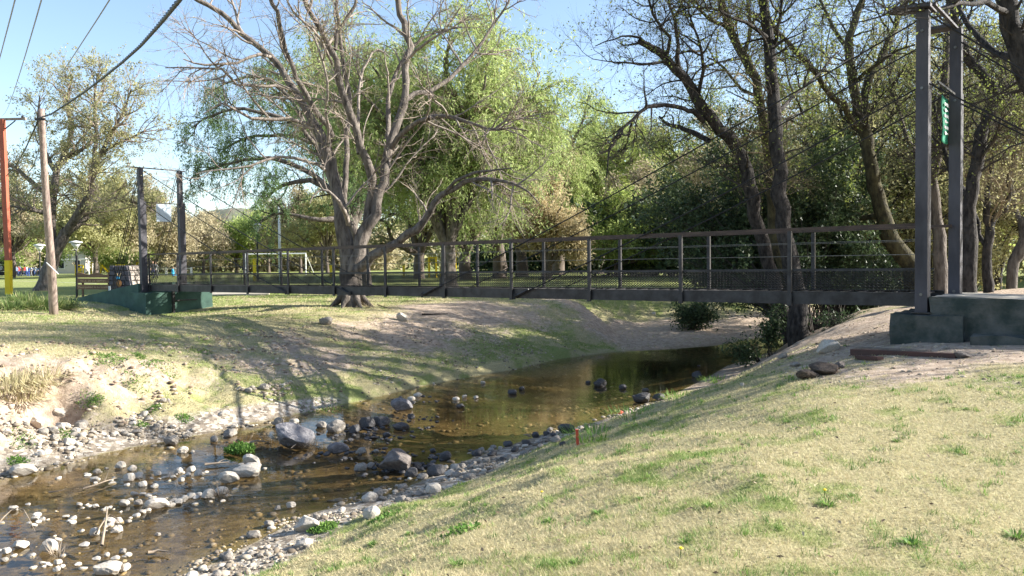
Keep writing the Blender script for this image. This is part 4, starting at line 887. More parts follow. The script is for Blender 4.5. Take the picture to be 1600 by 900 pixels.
# ---- drooping left side of the willow, backlit shade put into its blue green leaf colour, limbs traced
g = R_(31)
LW = [[(575, 430, 0, 9), (560, 380, 0, 8), (540, 330, 0, 7), (520, 300, 0, 5), (485, 282, 0, 4), (440, 290, 0, 3), (415, 312, 0, 2)],
      [(540, 330, 0, 6), (505, 250, 0, 4), (470, 200, 0, 3.2), (420, 178, 0, 3), (365, 170, 0, 2.4), (320, 185, 0, 1.6), (300, 200, 0, 1)],
      [(520, 300, 0, 5), (470, 262, 0, 3.5), (420, 248, 0, 3), (360, 255, 0, 2.4), (315, 268, 0, 1.5), (296, 282, 0, 1)],
      [(540, 330, 0, 6), (500, 240, 1.5, 4), (450, 150, 2, 3), (400, 120, 2, 2.4), (350, 132, 2, 1.5), (322, 150, 2, 1)],
      [(545, 340, 0, 6), (500, 345, -1, 3.5), (465, 338, -1, 2.8), (430, 335, -1, 2), (408, 345, -1, 1.2)],
      [(545, 340, 1, 6), (520, 260, 2.5, 4), (480, 220, 3, 3), (420, 210, 3, 2.4), (370, 222, 3, 1.5), (345, 240, 3, 1)]]
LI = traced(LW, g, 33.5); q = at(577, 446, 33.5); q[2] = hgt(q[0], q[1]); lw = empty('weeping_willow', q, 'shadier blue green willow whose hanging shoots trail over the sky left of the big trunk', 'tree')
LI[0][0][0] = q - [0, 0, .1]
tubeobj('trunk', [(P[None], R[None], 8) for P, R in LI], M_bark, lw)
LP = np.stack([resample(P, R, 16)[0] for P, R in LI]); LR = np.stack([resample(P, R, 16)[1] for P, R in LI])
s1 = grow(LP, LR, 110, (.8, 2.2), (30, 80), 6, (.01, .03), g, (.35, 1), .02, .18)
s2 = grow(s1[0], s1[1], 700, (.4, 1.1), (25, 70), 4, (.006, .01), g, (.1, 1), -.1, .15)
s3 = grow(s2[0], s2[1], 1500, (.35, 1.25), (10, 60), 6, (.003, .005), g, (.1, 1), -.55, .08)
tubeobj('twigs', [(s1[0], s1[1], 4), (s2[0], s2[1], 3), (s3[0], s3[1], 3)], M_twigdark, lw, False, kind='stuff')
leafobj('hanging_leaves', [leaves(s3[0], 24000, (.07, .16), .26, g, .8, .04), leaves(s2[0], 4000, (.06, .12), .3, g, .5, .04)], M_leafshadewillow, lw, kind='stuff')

# row of trees across the lawn, right of centre
row = [ # px, D, height, radius, leaf material, leaves, kind, twig, label
 (655, 62, 11, 5.0, M_leafolive, 15000, 'round', 'olive tree on a dark trunk seen just right of the big willow trunk'),
 (728, 58, 10.5, 5.0, M_leafbrown, 11000, 'round', 'brownish budding tree on a reddish trunk behind the yellow seat frame'),
 (781, 60, 15.5, 5.8, M_leafwillow, 26000, 'willow', 'bright green drooping tree with a thick dark trunk behind the middle of the railing'),
 (816, 66, 14.5, 5.8, M_leafolive, 24000, 'willow', 'yellow olive drooping tree with forked trunk right of the thick dark trunk'),
 (853, 56, 6.6, 3.3, M_leafblond, 20000, 'round', 'low tree with pale blond crown above the handrail'),
 (872, 72, 18.0, 7.0, M_leafwillow, 40000, 'willow', 'tall green willow behind the blond tree, crown against the sky'),
 (935, 76, 17.0, 7.0, M_leaflime, 38000, 'willow', 'green willow right of the sky gap, half hidden by the blond tree'),
 (966, 62, 6.2, 3.4, M_leaflime, 13000, 'round', 'small round lime green tree over the handrail left of the dark thicket'),
 (1012, 66, 9.2, 4.4, M_leafbrown, 11000, 'round', 'grey brown almost bare tree left of the dark thicket'),
 (700, 80, 15.5, 6.5, M_leaflime, 26000, 'willow', 'tall lime willow far behind the brownish budding tree'),
 (990, 84, 15.5, 7.0, M_leafolive, 26000, 'round', 'olive tree rising farthest back between the willow and the thicket'),
]
for i, (px, D, h_, r_, lm, nlf, kd, lb) in enumerate(row):
    x, y, z = gpos(px, D)
    tree('park_tree', lb, x, y, z, h_, r_, R_(100 + i), M_barkfar, M_twigolive, lm, int(nlf * 1.0), (.16, .36), kd, .30 + .012 * h_, lean=(R_(i).uniform(-.1, .1), 0), nl=10, ns=70, nt_=900, leafw=.42 if kd == 'round' else .3, forkz=.2, twigr=.018, strings=1100 if kd == 'willow' else 0, stringL=(.8, 2.6), group='trees across the lawn right of centre')
# left group
x, y, z = gpos(72, 44)
g = R_(51)
LT = [[(68, 462, 0, 17), (70, 448, 0, 13), (76, 425, 0, 11), (84, 398, 0, 10), (96, 375, 0, 9), (105, 360, 0, 8)],
      [(86, 395, 0, 7), (80, 360, 0, 6), (84, 310, 0, 5.5), (88, 270, 0, 5), (98, 250, 0, 4), (118, 242, 0, 3), (140, 225, 0, 2)],
      [(105, 362, 0, 7), (125, 330, -.6, 6), (140, 300, -1, 5), (146, 265, -1, 4), (158, 240, -1, 3), (185, 225, -1, 2), (225, 205, -1, 1.2)],
      [(104, 362, 0, 7), (130, 345, 1, 5), (160, 315, 1.5, 4), (195, 312, 2, 3), (235, 325, 2, 1.5)],
      [(88, 270, 0, 4), (70, 235, .5, 3), (60, 190, .8, 2), (62, 150, 1, 1)],
      [(98, 250, 0, 4), (110, 200, .5, 3), (105, 160, 1, 2), (112, 120, 1, 1)],
      [(146, 262, -1, 4), (150, 210, -.5, 3), (148, 160, 0, 2), (152, 115, .3, 1)],
      [(84, 312, 0, 5), (50, 285, .4, 3.4), (25, 262, .8, 2.4), (2, 255, 1, 1.5)],
      [(84, 330, 0, 5), (55, 330, -.8, 3), (20, 322, -1, 2), (-10, 326, -1, 1.3)],
      [(158, 240, -1, 3.4), (190, 180, -1.5, 2.2), (205, 140, -1.6, 1)]]
LI = traced(LT, g, 44); q = at(68, 457, 44); q[2] = hgt(q[0], q[1]); lt = empty('leaning_tree', q, 'leaning tree with tangled sparse crown behind the wooden pole on the left', 'tree'); LI[0][0][0] = q - [0, 0, .2]
tubeobj('trunk', [(P[None], R[None], 10) for P, R in LI], M_bark, lt)
LP = np.stack([resample(P, R, 16)[0] for P, R in LI[1:]]); LR = np.stack([resample(P, R, 16)[1] for P, R in LI[1:]])
s1 = grow(LP, LR, 170, (1.2, 3.0), (30, 80), 7, (.012, .05), g, (.15, 1), .04, .2)
s2 = grow(s1[0], s1[1], 1700, (.5, 1.5), (25, 70), 4, (.007, .014), g, (.1, 1), .02, .2)
s3 = grow(s2[0], s2[1], 2600, (.3, .9), (25, 70), 3, (.005, .008), g, (.1, 1), 0, .2)
tubeobj('twigs', [(s1[0], s1[1], 4), (s2[0], s2[1], 3), (s3[0], s3[1], 3)], M_twig, lt, False, kind='stuff')
leafobj('crown', [leaves(s3[0], 30000, (.07, .16), .5, g, 0, .08)], M_leafolive, lt, kind='stuff')
left = [
 (150, 92, 12.2, 7.0, M_leafolive, 26000, 'round', 'dense olive tree with tangled branches behind the stone monument'),
 (222, 98, 12.6, 6.6, M_leafbrown, 20000, 'round', 'brown twiggy tree behind the left bridge tower'),
 (20, 100, 12.5, 7.4, M_leafbrown, 18000, 'round', 'brown twiggy tree at the left edge behind the red and yellow pole'),
 (190, 120, 7.6, 5.2, M_leaflime, 16000, 'round', 'far lime green bush like tree above the monument'),
 (60, 118, 7.0, 5.2, M_leaflime, 14000, 'round', 'far lime green tree behind the crowd of children'),
 (275, 108, 8.6, 5.2, M_leafbrown, 14000, 'round', 'bare brown tree on a dark trunk between the two left towers'),
 (318, 118, 8.2, 5.6, M_leafbrown, 16000, 'round', 'grey brown bare tree just right of the left towers'),
 (370, 128, 7.6, 6.0, M_leaflime, 16000, 'round', 'far lime green tree behind the lamp'),
 (420, 124, 8.6, 5.6, M_leaflime, 14000, 'round', 'far lime green tree between the lamp and the white mast'),
 (470, 116, 11, 6.4, M_leafbrown, 18000, 'round', 'brown twiggy tree behind the right end of the goal'),
 (512, 108, 11.5, 6.0, M_leafolive, 16000, 'round', 'olive tree close left of the big trunk'),
]
for i, (px, D, h_, r_, lm, nlf, kd, lb) in enumerate(left):
    x, y, z = gpos(px, D)
    tree('park_tree', lb, x, y, z, h_, r_, R_(200 + i), M_barkfar, M_twig if lm is M_leafbrown else M_twigolive, lm, nlf, (.13 + D * .0012, .26 + D * .0025), kd, .26, nl=10, ns=80, nt_=1000, leafw=.42, forkz=.3, twigr=.012, group='trees round the sports field on the left')

# ---- right bank: traced trunks
def traced_tree(name, label, limbs, D0, seed, bark, twigm, leafm, nleaf, n1=70, n2=700, n3=2600, L1=(.8, 2.4), leafL=(.04, .085), base=None, skip=1, bend=.05, twk=.9):
    g = R_(seed); LI = traced(limbs, g, D0, .035, .88); q = base if base is not None else LI[0][0][0].copy(); q = np.array([q[0], q[1], hgt(q[0], q[1])]); t_ = empty(name, q, label, 'tree')
    LI[0][0][0, 2] = min(LI[0][0][0, 2], q[2] - .2)
    tubeobj('trunk', [(P[None], R[None], 12 if i == 0 else 8) for i, (P, R) in enumerate(LI)], bark, t_)
    LP = np.stack([resample(P, R, 18)[0] for P, R in LI]); LR = np.stack([resample(P, R, 18)[1] for P, R in LI])
    s1 = grow(LP, LR, int(n1 * .85), L1, (35, 85), 7, (.009, .028), g, (.35, 1), bend, .2)
    s2 = grow(s1[0], s1[1], int(n2 * .75), (.4, 1.3), (25, 75), 5, (.004, .008), g, (.1, 1), .03, .2)
    s3 = grow(s2[0], s2[1], int(n3 * 1.5), (.25, .85), (25, 70), 3, (.0016, .0028), g, (.1, 1), 0, .2)
    tubeobj('twigs', [(s1[0], s1[1], 5), (s2[0], s2[1], 3), (s3[0], s3[1], 3)], twigm, t_, False, kind='stuff')
    leafobj('crown', [leaves(s3[0], int(nleaf * .55 * twk), leafL, .55, g, 0, .04, u=(.4, 1))], leafm, t_, kind='stuff')
    return t_
traced_tree('riverside_tree', 'tall straight mottled dark trunk at the water edge under the right part of the bridge', [
 [(1249, 534, 0, 21), (1246, 510, 0, 18), (1242, 470, 0, 16), (1232, 400, 0, 14.5), (1226, 350, 0, 14), (1221, 300, 0, 13), (1214, 233, 0, 12), (1210, 167, .1, 11), (1208, 117, .2, 10.5), (1200, 67, .3, 10), (1194, 17, .4, 9.5), (1192, -40, .5, 8), (1188, -110, .6, 5)],
 [(1208, 75, .3, 4), (1215, 40, 0, 3), (1222, 0, -.3, 2.4), (1226, -50, -.5, 1.5)],
 [(1200, 60, .3, 4), (1165, 38, -.5, 3), (1120, 14, -1, 2.4), (1070, 10, -1.4, 1.6), (1040, 18, -1.6, 1)],
 [(1212, 180, .1, 4), (1240, 150, .8, 3), (1275, 120, 1.4, 2.3), (1310, 80, 2, 1.3)]], 20.5, 61, M_barkdark, M_twigdark, M_leafspring, 8000, 60, 600, 2200)
traced_tree('riverside_tree', 'dark trunk leaning left over the stream and broken off blunt at its top', [
 [(1236, 528, .6, 12), (1224, 490, .6, 12), (1213, 450, .5, 12), (1198, 410, .4, 12), (1186, 360, .2, 12), (1176, 310, 0, 12), (1167, 270, 0, 11), (1152, 230, 0, 11), (1123, 200, -.2, 10.5), (1097, 163, -.4, 9.5), (1067, 123, -.6, 8.5), (1040, 90, -.8, 7), (1022, 76, -.9, 6.5), (997, 64, -1, 5)],
 [(1100, 190, -.3, 5), (1085, 176, -.6, 4.5), (1067, 170, -.8, 4), (1040, 165, -1, 3.8), (1013, 168, -1.2, 3.5), (987, 187, -1.4, 3), (963, 213, -1.6, 2.6), (951, 235, -1.7, 2), (948, 277, -1.8, 1.2)],
 [(1108, 220, -.2, 5), (1090, 212, .2, 4.5), (1070, 203, .5, 4), (1048, 194, .8, 3), (1030, 182, 1, 2)],
 [(1070, 125, -.6, 5), (1060, 90, -.2, 4), (1058, 50, .2, 3.4), (1048, 10, .5, 2.6), (1040, -40, .8, 1.6)],
 [(1040, 90, -.8, 4), (1045, 60, -1.3, 3), (1020, 20, -1.8, 2.4), (1005, -20, -2, 1.5)],
 [(1090, 155, -.4, 4), (1100, 110, -1, 3), (1090, 60, -1.4, 2.4), (1075, 15, -1.8, 1.6)],
 [(1010, 70, -1, 3), (985, 55, -1.2, 2), (960, 60, -1.5, 1.3), (930, 72, -1.7, .8)],
 [(1045, 95, -.8, 3), (1000, 100, -1.4, 2), (960, 95, -1.8, 1.2), (925, 92, -2, .7)]], 21.2, 62, M_barkdark, M_twigdark, M_leafspring, 9500, 100, 850, 2900, (.8, 2.0), twk=.7)
traced_tree('riverside_tree', 'mossy brown trunk rising between the blunt leaning trunk and the straight mottled trunk', [
 [(1262, 524, 1.4, 13), (1246, 480, 1.4, 12), (1222, 420, 1.2, 11), (1210, 360, 1, 10), (1205, 300, .8, 10), (1199, 247, .8, 9.5), (1194, 193, .8, 9), (1187, 147, .8, 8.5), (1170, 107, .9, 8), (1153, 73, 1, 7.5), (1137, 40, 1.1, 7), (1127, 0, 1.2, 6), (1120, -50, 1.3, 4)],
 [(1160, 85, 1, 4), (1175, 45, 1.5, 3.2), (1170, 0, 2, 2.6), (1176, -40, 2.2, 1.8)],
 [(1140, 45, 1.1, 3.5), (1110, 30, .5, 3), (1085, 0, 0, 2.2), (1070, -40, -.3, 1.4)],
 [(1188, 150, .8, 3.5), (1160, 140, 1.6, 2.8), (1130, 105, 2.2, 2.2), (1105, 90, 2.6, 1.3)]], 21.2, 63, M_barkmoss, M_twigolive, M_leafspring, 9000, 80, 800, 2800)
traced_tree('riverside_tree', 'brown tree forking into two mossy stems left of the nearer tower', [
 [(1432, 452, 0, 18), (1424, 415, 0, 16), (1402, 385, 0, 15), (1384, 355, 0, 14), (1376, 320, 0, 13), (1369, 290, 0, 12), (1356, 240, 0, 11), (1348, 205, 0, 11), (1343, 180, 0, 9), (1331, 133, 0, 8), (1326, 77, 0, 7.5), (1332, 40, 0, 6.5), (1345, 0, .2, 5), (1352, -50, .4, 3)],
 [(1345, 195, 0, 8), (1352, 150, .2, 7.5), (1364, 115, .4, 7), (1378, 90, .6, 6.5), (1392, 60, .8, 6), (1405, 25, 1, 5), (1418, -10, 1.2, 4), (1430, -50, 1.4, 3)],
 [(1340, 200, 0, 6), (1318, 165, -.5, 5.5), (1290, 135, -.9, 5), (1262, 100, -1.2, 5), (1245, 80, -1.4, 4.5), (1213, 48, -1.8, 3.8), (1190, 10, -2.1, 3), (1170, -30, -2.4, 2)],
 [(1378, 335, 0, 6), (1350, 340, .6, 5), (1320, 332, 1, 4.5), (1295, 335, 1.3, 3.5), (1270, 350, 1.6, 2)],
 [(1326, 77, 0, 4), (1300, 45, .6, 3.2), (1285, 10, 1, 2.6), (1268, -30, 1.4, 1.8)],
 [(1335, 130, 0, 3.5), (1370, 100, -1, 3), (1400, 80, -1.8, 2.3), (1430, 70, -2.2, 1.4)]], 24, 64, M_barkmoss, M_twigdark, M_leafspring, 13000, 120, 1000, 3800)
traced_tree('riverside_tree', 'dark trunk just right of the farther tower, leaning slightly left high up', [
 [(1517, 462, 0, 13), (1515, 430, 0, 12), (1516, 380, 0, 12), (1517, 320, 0, 12), (1522, 280, 0, 11), (1532, 235, 0, 10), (1545, 190, 0, 9.5), (1550, 150, 0, 9), (1535, 115, 0, 8.5), (1512, 92, 0, 8), (1500, 60, 0, 7), (1490, 30, .1, 6.5), (1480, -20, .2, 5)],
 [(1520, 330, 0, 6), (1500, 290, .8, 5), (1478, 250, 1.4, 4), (1466, 200, 1.8, 3), (1460, 150, 2, 2)],
 [(1548, 170, 0, 5), (1575, 140, .5, 4), (1600, 100, .9, 3), (1625, 60, 1.2, 2)]], 19.5, 65, M_barkdark, M_twigdark, M_leafspring, 10000, 90, 800, 3000)
traced_tree('riverside_tree', 'slim forked tree on the bare slope behind the ramp wall', [
 [(1544, 455, 0, 9), (1543, 430, 0, 8), (1542, 390, 0, 7.5), (1547, 352, 0, 7), (1562, 335, 0, 5.5), (1572, 318, 0, 5), (1574, 295, 0, 4), (1580, 260, 0, 3), (1590, 210, 0, 2)],
 [(1547, 354, 0, 6), (1540, 330, 0, 5.5), (1542, 300, 0, 5), (1552, 262, .3, 4.5), (1556, 210, .6, 4), (1560, 150, .8, 3), (1570, 90, 1, 2)],
 [(1540, 385, 0, 4), (1528, 350, .4, 3.5), (1520, 320, .7, 3), (1512, 280, 1, 2)]], 21.5, 66, M_barkdark, M_twigolive, M_leafolive, 9000, 60, 600, 2200)
traced_tree('riverside_tree', 'knotted reddish brown trunk at the right edge on the bare slope', [
 [(1580, 436, 0, 9), (1586, 410, 0, 10), (1594, 385, 0, 10), (1603, 350, 0, 9), (1612, 300, 0, 8), (1618, 240, 0, 6), (1625, 160, 0, 4)],
 [(1600, 365, 0, 5), (1588, 330, 1, 4), (1580, 280, 1.5, 3), (1584, 220, 2, 2)]], 25, 67, M_bark, M_twigolive, M_leafolive, 6000, 40, 400, 1600)
traced_tree('riverside_tree', 'huge dark trunk entering the top right corner', [
 [(1700, 470, 0, 26), (1685, 400, 0, 24), (1665, 300, 0, 22), (1640, 200, 0, 20), (1622, 150, 0, 19), (1604, 100, 0, 18), (1588, 60, 0, 17), (1570, 10, 0, 15), (1560, -40, 0, 13)],
 [(1600, 90, 0, 7), (1560, 85, .5, 6), (1530, 60, 1, 5), (1505, 20, 1.4, 4), (1485, -20, 1.8, 3)],
 [(1575, 20, 0, 6), (1540, 5, -.8, 5), (1500, 8, -1.5, 4), (1460, 20, -2, 3), (1420, 16, -2.4, 2), (1380, 24, -2.6, 1)]], 14, 68, M_barkdark, M_twigdark, M_leafspring, 4500, 60, 600, 2400, leafL=(.025, .055))
traced_tree('riverside_tree', 'brown trunk seen between the two right towers', [
 [(1470, 452, 0, 12), (1468, 400, 0, 11), (1464, 340, 0, 10), (1458, 280, 0, 9), (1466, 210, 0, 8), (1474, 150, 0, 7), (1478, 90, 0, 6), (1484, 20, 0, 5), (1490, -40, 0, 3)],
 [(1460, 290, 0, 5), (1430, 240, .5, 4), (1410, 190, 1, 3.4), (1395, 150, 1.3, 2.4), (1385, 100, 1.6, 1.4)],
 [(1468, 200, 0, 4), (1500, 160, -.5, 3), (1530, 130, -1, 2)]], 23.5, 69, M_bark, M_twigdark, M_leafolive, 9000, 80, 800, 3000)
# two more slim trunks of the grove behind
for i, (px, D, h_, r_, lm, nlf, lb) in enumerate([
 (1290, 34, 10.5, 4.0, M_leafspring, 16000, 'grove tree behind the dark evergreen thicket, left of the forked mossy tree'),
 (1345, 30, 8.5, 3.4, M_leafolive, 16000, 'yellowish grove tree behind the forked mossy tree'),
 (1495, 31, 9.5, 3.6, M_leafolive, 16000, 'olive grove tree behind the two right towers'),
 (1560, 34, 9.0, 4.0, M_leaflime, 18000, 'lime tinted grove tree behind the slim forked tree'),
 (1620, 30, 9.0, 4.0, M_leafspring, 14000, 'grove tree cut by the right edge of the frame'),
 (1400, 40, 9.0, 4.6, M_leafspring, 20000, 'deep grove tree behind the nearer tower'),
 (1180, 42, 8.0, 4.2, M_leafbrown, 16000, 'brown bare grove tree far behind the blunt leaning trunk'),
 (1100, 48, 8.0, 4.2, M_leafspring, 16000, 'grove tree far behind the left side of the thicket'),
 (1530, 52, 11.0, 5.0, M_leafolive, 18000, 'tall olive grove tree farthest back on the right slope'),
 (1250, 56, 10.0, 5.0, M_leafolive, 18000, 'tall olive grove tree farthest back behind the straight mottled trunk')]):
    x, y, z = gpos(px, D); h_ *= 1.35; r_ *= 1.12
    tree('grove_tree', lb, x, y, z, h_, r_, R_(300 + i), M_barkdark, M_twigdark if i % 3 else M_twigolive, lm, int(nlf * .8), (.07 + D * .0008, .15 + D * .0016), 'round', .17, nl=12, ns=130, nt_=2200, leafw=.5, forkz=.25, twigr=.009, group='trees of the grove on the right bank')

# tree just outside the frame whose crown shades the dirt by the right footing
tree('grove_tree', 'open crowned tree just right of the frame beside the ramp', 15.0, 13.4, hgt(15.0, 13.4), 8.8, 3.4, R_(390), M_barkdark, M_twigdark, M_leafspring, 6500, (.08, .16), 'round', .2, nl=9, ns=70, nt_=900, leafw=.5, forkz=.4, twigr=.010)

# ---- shrubs: leafy clumps on stems
def shrub(name, label, px, py, D, wpx, hpx, n_, leafL, leafm, seed, cat='shrub', group=None, zg=None, depth=None, blob=9, stems=14, root=None):
    g = R_(seed); c_ = at(px, py, D); gx_, gy_ = c_[0], c_[1]; z0 = hgt(gx_, gy_) if zg is None else zg; rx, rz = wpx / F * D / 2, hpx / F * D / 2; ry = depth or rx
    cen = np.array([gx_, gy_, max(c_[2], z0 + .1)])
    if root: gx_, gy_ = root; z0 = hgt(gx_, gy_)
    t_ = empty(name, (gx_, gy_, z0), label, cat, group); n1 = stems * 3
    # stems fan out from the ground
    d = norm(g.normal(size=(n1, 3))) * np.array([rx, ry, rz]) * g.uniform(.3, 1.2, (n1, 1)); tip = cen + d; s_ = np.linspace(0, 1, 6)[None, :, None]; st_ = np.array([gx_, gy_, z0 - .05]) + np.column_stack([g.uniform(-.35, .35, n1) * rx, g.uniform(-.35, .35, n1) * ry, np.zeros(n1)]) * (.25 if root else 1)
    st_ = st_[:, None]; P = st_ + (tip[:, None] - st_) * s_; P[:, :, 2] += (np.sin(s_[..., 0] * 3.1) * .18 * rz); P += g.normal(0, .03 * rx, P.shape)
    R = np.full((n1, 1), .018 * max(.4, rx / 1.5)) * np.linspace(1, .25, 6)[None]
    a = grow(P, R, n1 * 9, (rx * .2, rx * .6), (25, 80), 4, (.004, .009), g, (.25, 1), .05, .25)
    tubeobj('stems', [(P, R, 4), (a[0], a[1], 3)], M_twigdark, t_, False, kind='stuff')
    leafobj('foliage', [leaves(a[0], n_, leafL, .6, g, .1, leafL[1] * .8, tri=True)], leafm, t_, kind='stuff')
    return t_
th = 'evergreen thicket on the right bank'
shrub('evergreen_shrub', 'dark evergreen mass left of the leaning trunk above the handrail', 1075, 320, 26.5, 190, 190, 19000, (.07, .15), M_leafdark, 401, group=th, root=(7.9, 21.8))
shrub('evergreen_shrub', 'dark evergreen mass wrapped round the straight mottled trunk', 1180, 300, 25.5, 180, 230, 24000, (.07, .15), M_leafdark, 402, group=th, root=(8.3, 22.4))
shrub('evergreen_shrub', 'dark evergreen mass right of the straight mottled trunk', 1285, 310, 24.5, 170, 230, 26000, (.07, .15), M_leafdark, 403, group=th)
shrub('evergreen_shrub', 'low dark evergreen behind the railing left of the thicket', 1115, 415, 27.5, 180, 100, 14000, (.07, .15), M_leafdark, 404, group=th, root=(8.8, 22.6))
shrub('evergreen_shrub', 'dark evergreen behind the railing near the forked mossy tree', 1330, 410, 27, 190, 110, 20000, (.07, .15), M_leafdark, 405, group=th)
shrub('evergreen_shrub', 'brownish undergrowth behind the towers', 1480, 350, 29, 200, 190, 20000, (.08, .16), M_leafolive, 406, group=th)
shrub('leafy_shrub', 'yellow green sunlit shrub between the forked mossy tree and the straight trunk', 1310, 260, 26.5, 90, 110, 9000, (.07, .14), M_leafspring, 407, group=th)
shrub('leafy_shrub', 'leafy bush overhanging the stream bend below the bridge', 1085, 486, 34, 84, 34, 3500, (.08, .16), M_leafdark, 408)
shrub('leafy_shrub', 'leafy sprays at the foot of the straight mottled trunk on the water side', 1205, 500, 21, 46, 90, 1300, (.06, .12), M_leafdark, 409, stems=7)
shrub('leafy_shrub', 'bush hanging over the water left of the straight trunk foot', 1152, 548, 21.5, 46, 44, 900, (.06, .11), M_leafdark, 410, stems=7, root=(6.6, 21.2))
shrub('leafy_shrub', 'low green growth right of the straight mottled trunk foot', 1310, 500, 20, 110, 18, 500, (.05, .10), M_leafdark, 411)
# dark wood closing the view beneath the crowns
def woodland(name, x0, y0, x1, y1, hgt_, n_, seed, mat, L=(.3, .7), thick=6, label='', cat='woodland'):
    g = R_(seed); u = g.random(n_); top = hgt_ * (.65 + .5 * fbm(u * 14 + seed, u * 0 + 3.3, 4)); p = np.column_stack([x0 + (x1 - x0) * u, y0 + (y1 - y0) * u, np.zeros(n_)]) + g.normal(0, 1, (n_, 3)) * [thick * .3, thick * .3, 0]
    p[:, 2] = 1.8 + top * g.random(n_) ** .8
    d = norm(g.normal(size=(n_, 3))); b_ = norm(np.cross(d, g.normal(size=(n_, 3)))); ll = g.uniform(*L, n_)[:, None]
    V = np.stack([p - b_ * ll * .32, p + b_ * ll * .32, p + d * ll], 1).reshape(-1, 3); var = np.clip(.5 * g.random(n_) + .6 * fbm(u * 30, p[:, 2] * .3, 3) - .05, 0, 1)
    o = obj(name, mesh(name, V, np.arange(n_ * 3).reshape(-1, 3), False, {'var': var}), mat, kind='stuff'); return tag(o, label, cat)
woodland('far_woodland', -130, 165, 10, 150, 9.5, 26000, 501, M_leafolive, (.5, 1.3), 10, 'hazy olive wood closing the far side of the sports field')
woodland('far_woodland', -70, 140, -20, 138, 7.0, 9000, 503, M_leafbrown, (.5, 1.2), 8, 'brown bare wood behind the far goal and the lamps')
woodland('far_woodland', 4, 112, 44, 104, 15.5, 24000, 506, M_leafwillow, (.5, 1.1), 8, 'soft pale green wood behind the willows right of centre')
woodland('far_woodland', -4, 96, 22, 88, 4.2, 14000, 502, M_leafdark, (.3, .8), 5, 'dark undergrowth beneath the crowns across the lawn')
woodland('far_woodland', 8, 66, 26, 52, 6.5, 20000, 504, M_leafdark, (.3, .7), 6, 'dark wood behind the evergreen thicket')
woodland('far_woodland', 26, 52, 48, 44, 7.5, 16000, 505, M_leafolive, (.25, .6), 6, 'olive wood behind the bare slope on the right')
# ------------------------------------------------------------------ stones
def ico(sub):
    t = (1 + 5 ** .5) / 2; V = [(-1, t, 0), (1, t, 0), (-1, -t, 0), (1, -t, 0), (0, -1, t), (0, 1, t), (0, -1, -t), (0, 1, -t), (t, 0, -1), (t, 0, 1), (-t, 0, -1), (-t, 0, 1)]
    Fq = [(0, 11, 5), (0, 5, 1), (0, 1, 7), (0, 7, 10), (0, 10, 11), (1, 5, 9), (5, 11, 4), (11, 10, 2), (10, 7, 6), (7, 1, 8), (3, 9, 4), (3, 4, 2), (3, 2, 6), (3, 6, 8), (3, 8, 9), (4, 9, 5), (2, 4, 11), (6, 2, 10), (8, 6, 7), (9, 8, 1)]
    V = [np.array(v, float) / np.linalg.norm(v) for v in V]
    for _ in range(sub):
        N, cache = [], {}
        def mid(a, b_):
            k = (min(a, b_), max(a, b_))
            if k not in cache: v = V[a] + V[b_]; V.append(v / np.linalg.norm(v)); cache[k] = len(V) - 1
            return cache[k]
        for a, b_, c_ in Fq: x_, y_, z_ = mid(a, b_), mid(b_, c_), mid(c_, a); N += [(a, x_, z_), (b_, y_, x_), (c_, z_, y_), (x_, y_, z_)]
        Fq = N
    return np.array(V), np.array(Fq)
def rockmesh(seed, sub, cuts=7, rough=.05):
    g = np.random.default_rng(seed); V, Fq = ico(sub); V = V.copy()
    for _ in range(cuts):                                   # planes shave the sphere into facets
        d = norm(g.normal(size=3)); h_ = g.uniform(.5, .85); e = V @ d - h_; V = V - np.clip(e, 0, None)[:, None] * d * .85
    V = V * (1 + rough * (fbm(V[:, 0] * 3 + seed + V[:, 2] * 2, V[:, 1] * 3 + V[:, 2] * 1.5, 4) - .5)[:, None] * 4)
    V = V / np.abs(V).max(0)
    return V, Fq
RM = [mesh('stone', *rockmesh(600 + i, 2, 8 + i % 4, .07), False) for i in range(8)]
RB = [mesh('boulder', *rockmesh(700 + i, 4, 13, .06), True) for i in range(4)]
for m_ in RM + RB: m_.materials.append(M_rock)
rr = random.Random(5)
def rock(p, w_, h_, mat, name, label, group=None, big=False, sink=.3, asp=None, rz=None):
    o = bpy.data.objects.new(name, (RB if big else RM)[rr.randrange(4 if big else 8)]); C.objects.link(o)
    o.scale = (w_ / 2, w_ / 2 * (asp or rr.uniform(.65, 1.0)), h_ * (.5 + sink * .5)); o.rotation_euler = (rr.uniform(-.15, .15), rr.uniform(-.15, .15), rr.uniform(-.5, .5) if rz is None else rz)
    o.location = (p[0], p[1], p[2] + h_ * (.5 - sink * .5)); o.material_slots[0].link = 'OBJECT'; o.material_slots[0].material = mat
    return tag(o, label, 'stone' if name == 'stone' else 'boulder', group)
def rock_px(px, py, wpx, hpx, mat, name='stone', label=None, group=None, big=False, **k):
    p = ground_at(px, py); D = (p - CAM) @ FW; p[2] = max(p[2], -.05) if p[2] < .02 else p[2]
    p = p + np.array([0, .3 * wpx / F * D, 0]); return rock(p, wpx / F * D, hpx / F * D, mat, name, label, group, big, **k)
NR = 0
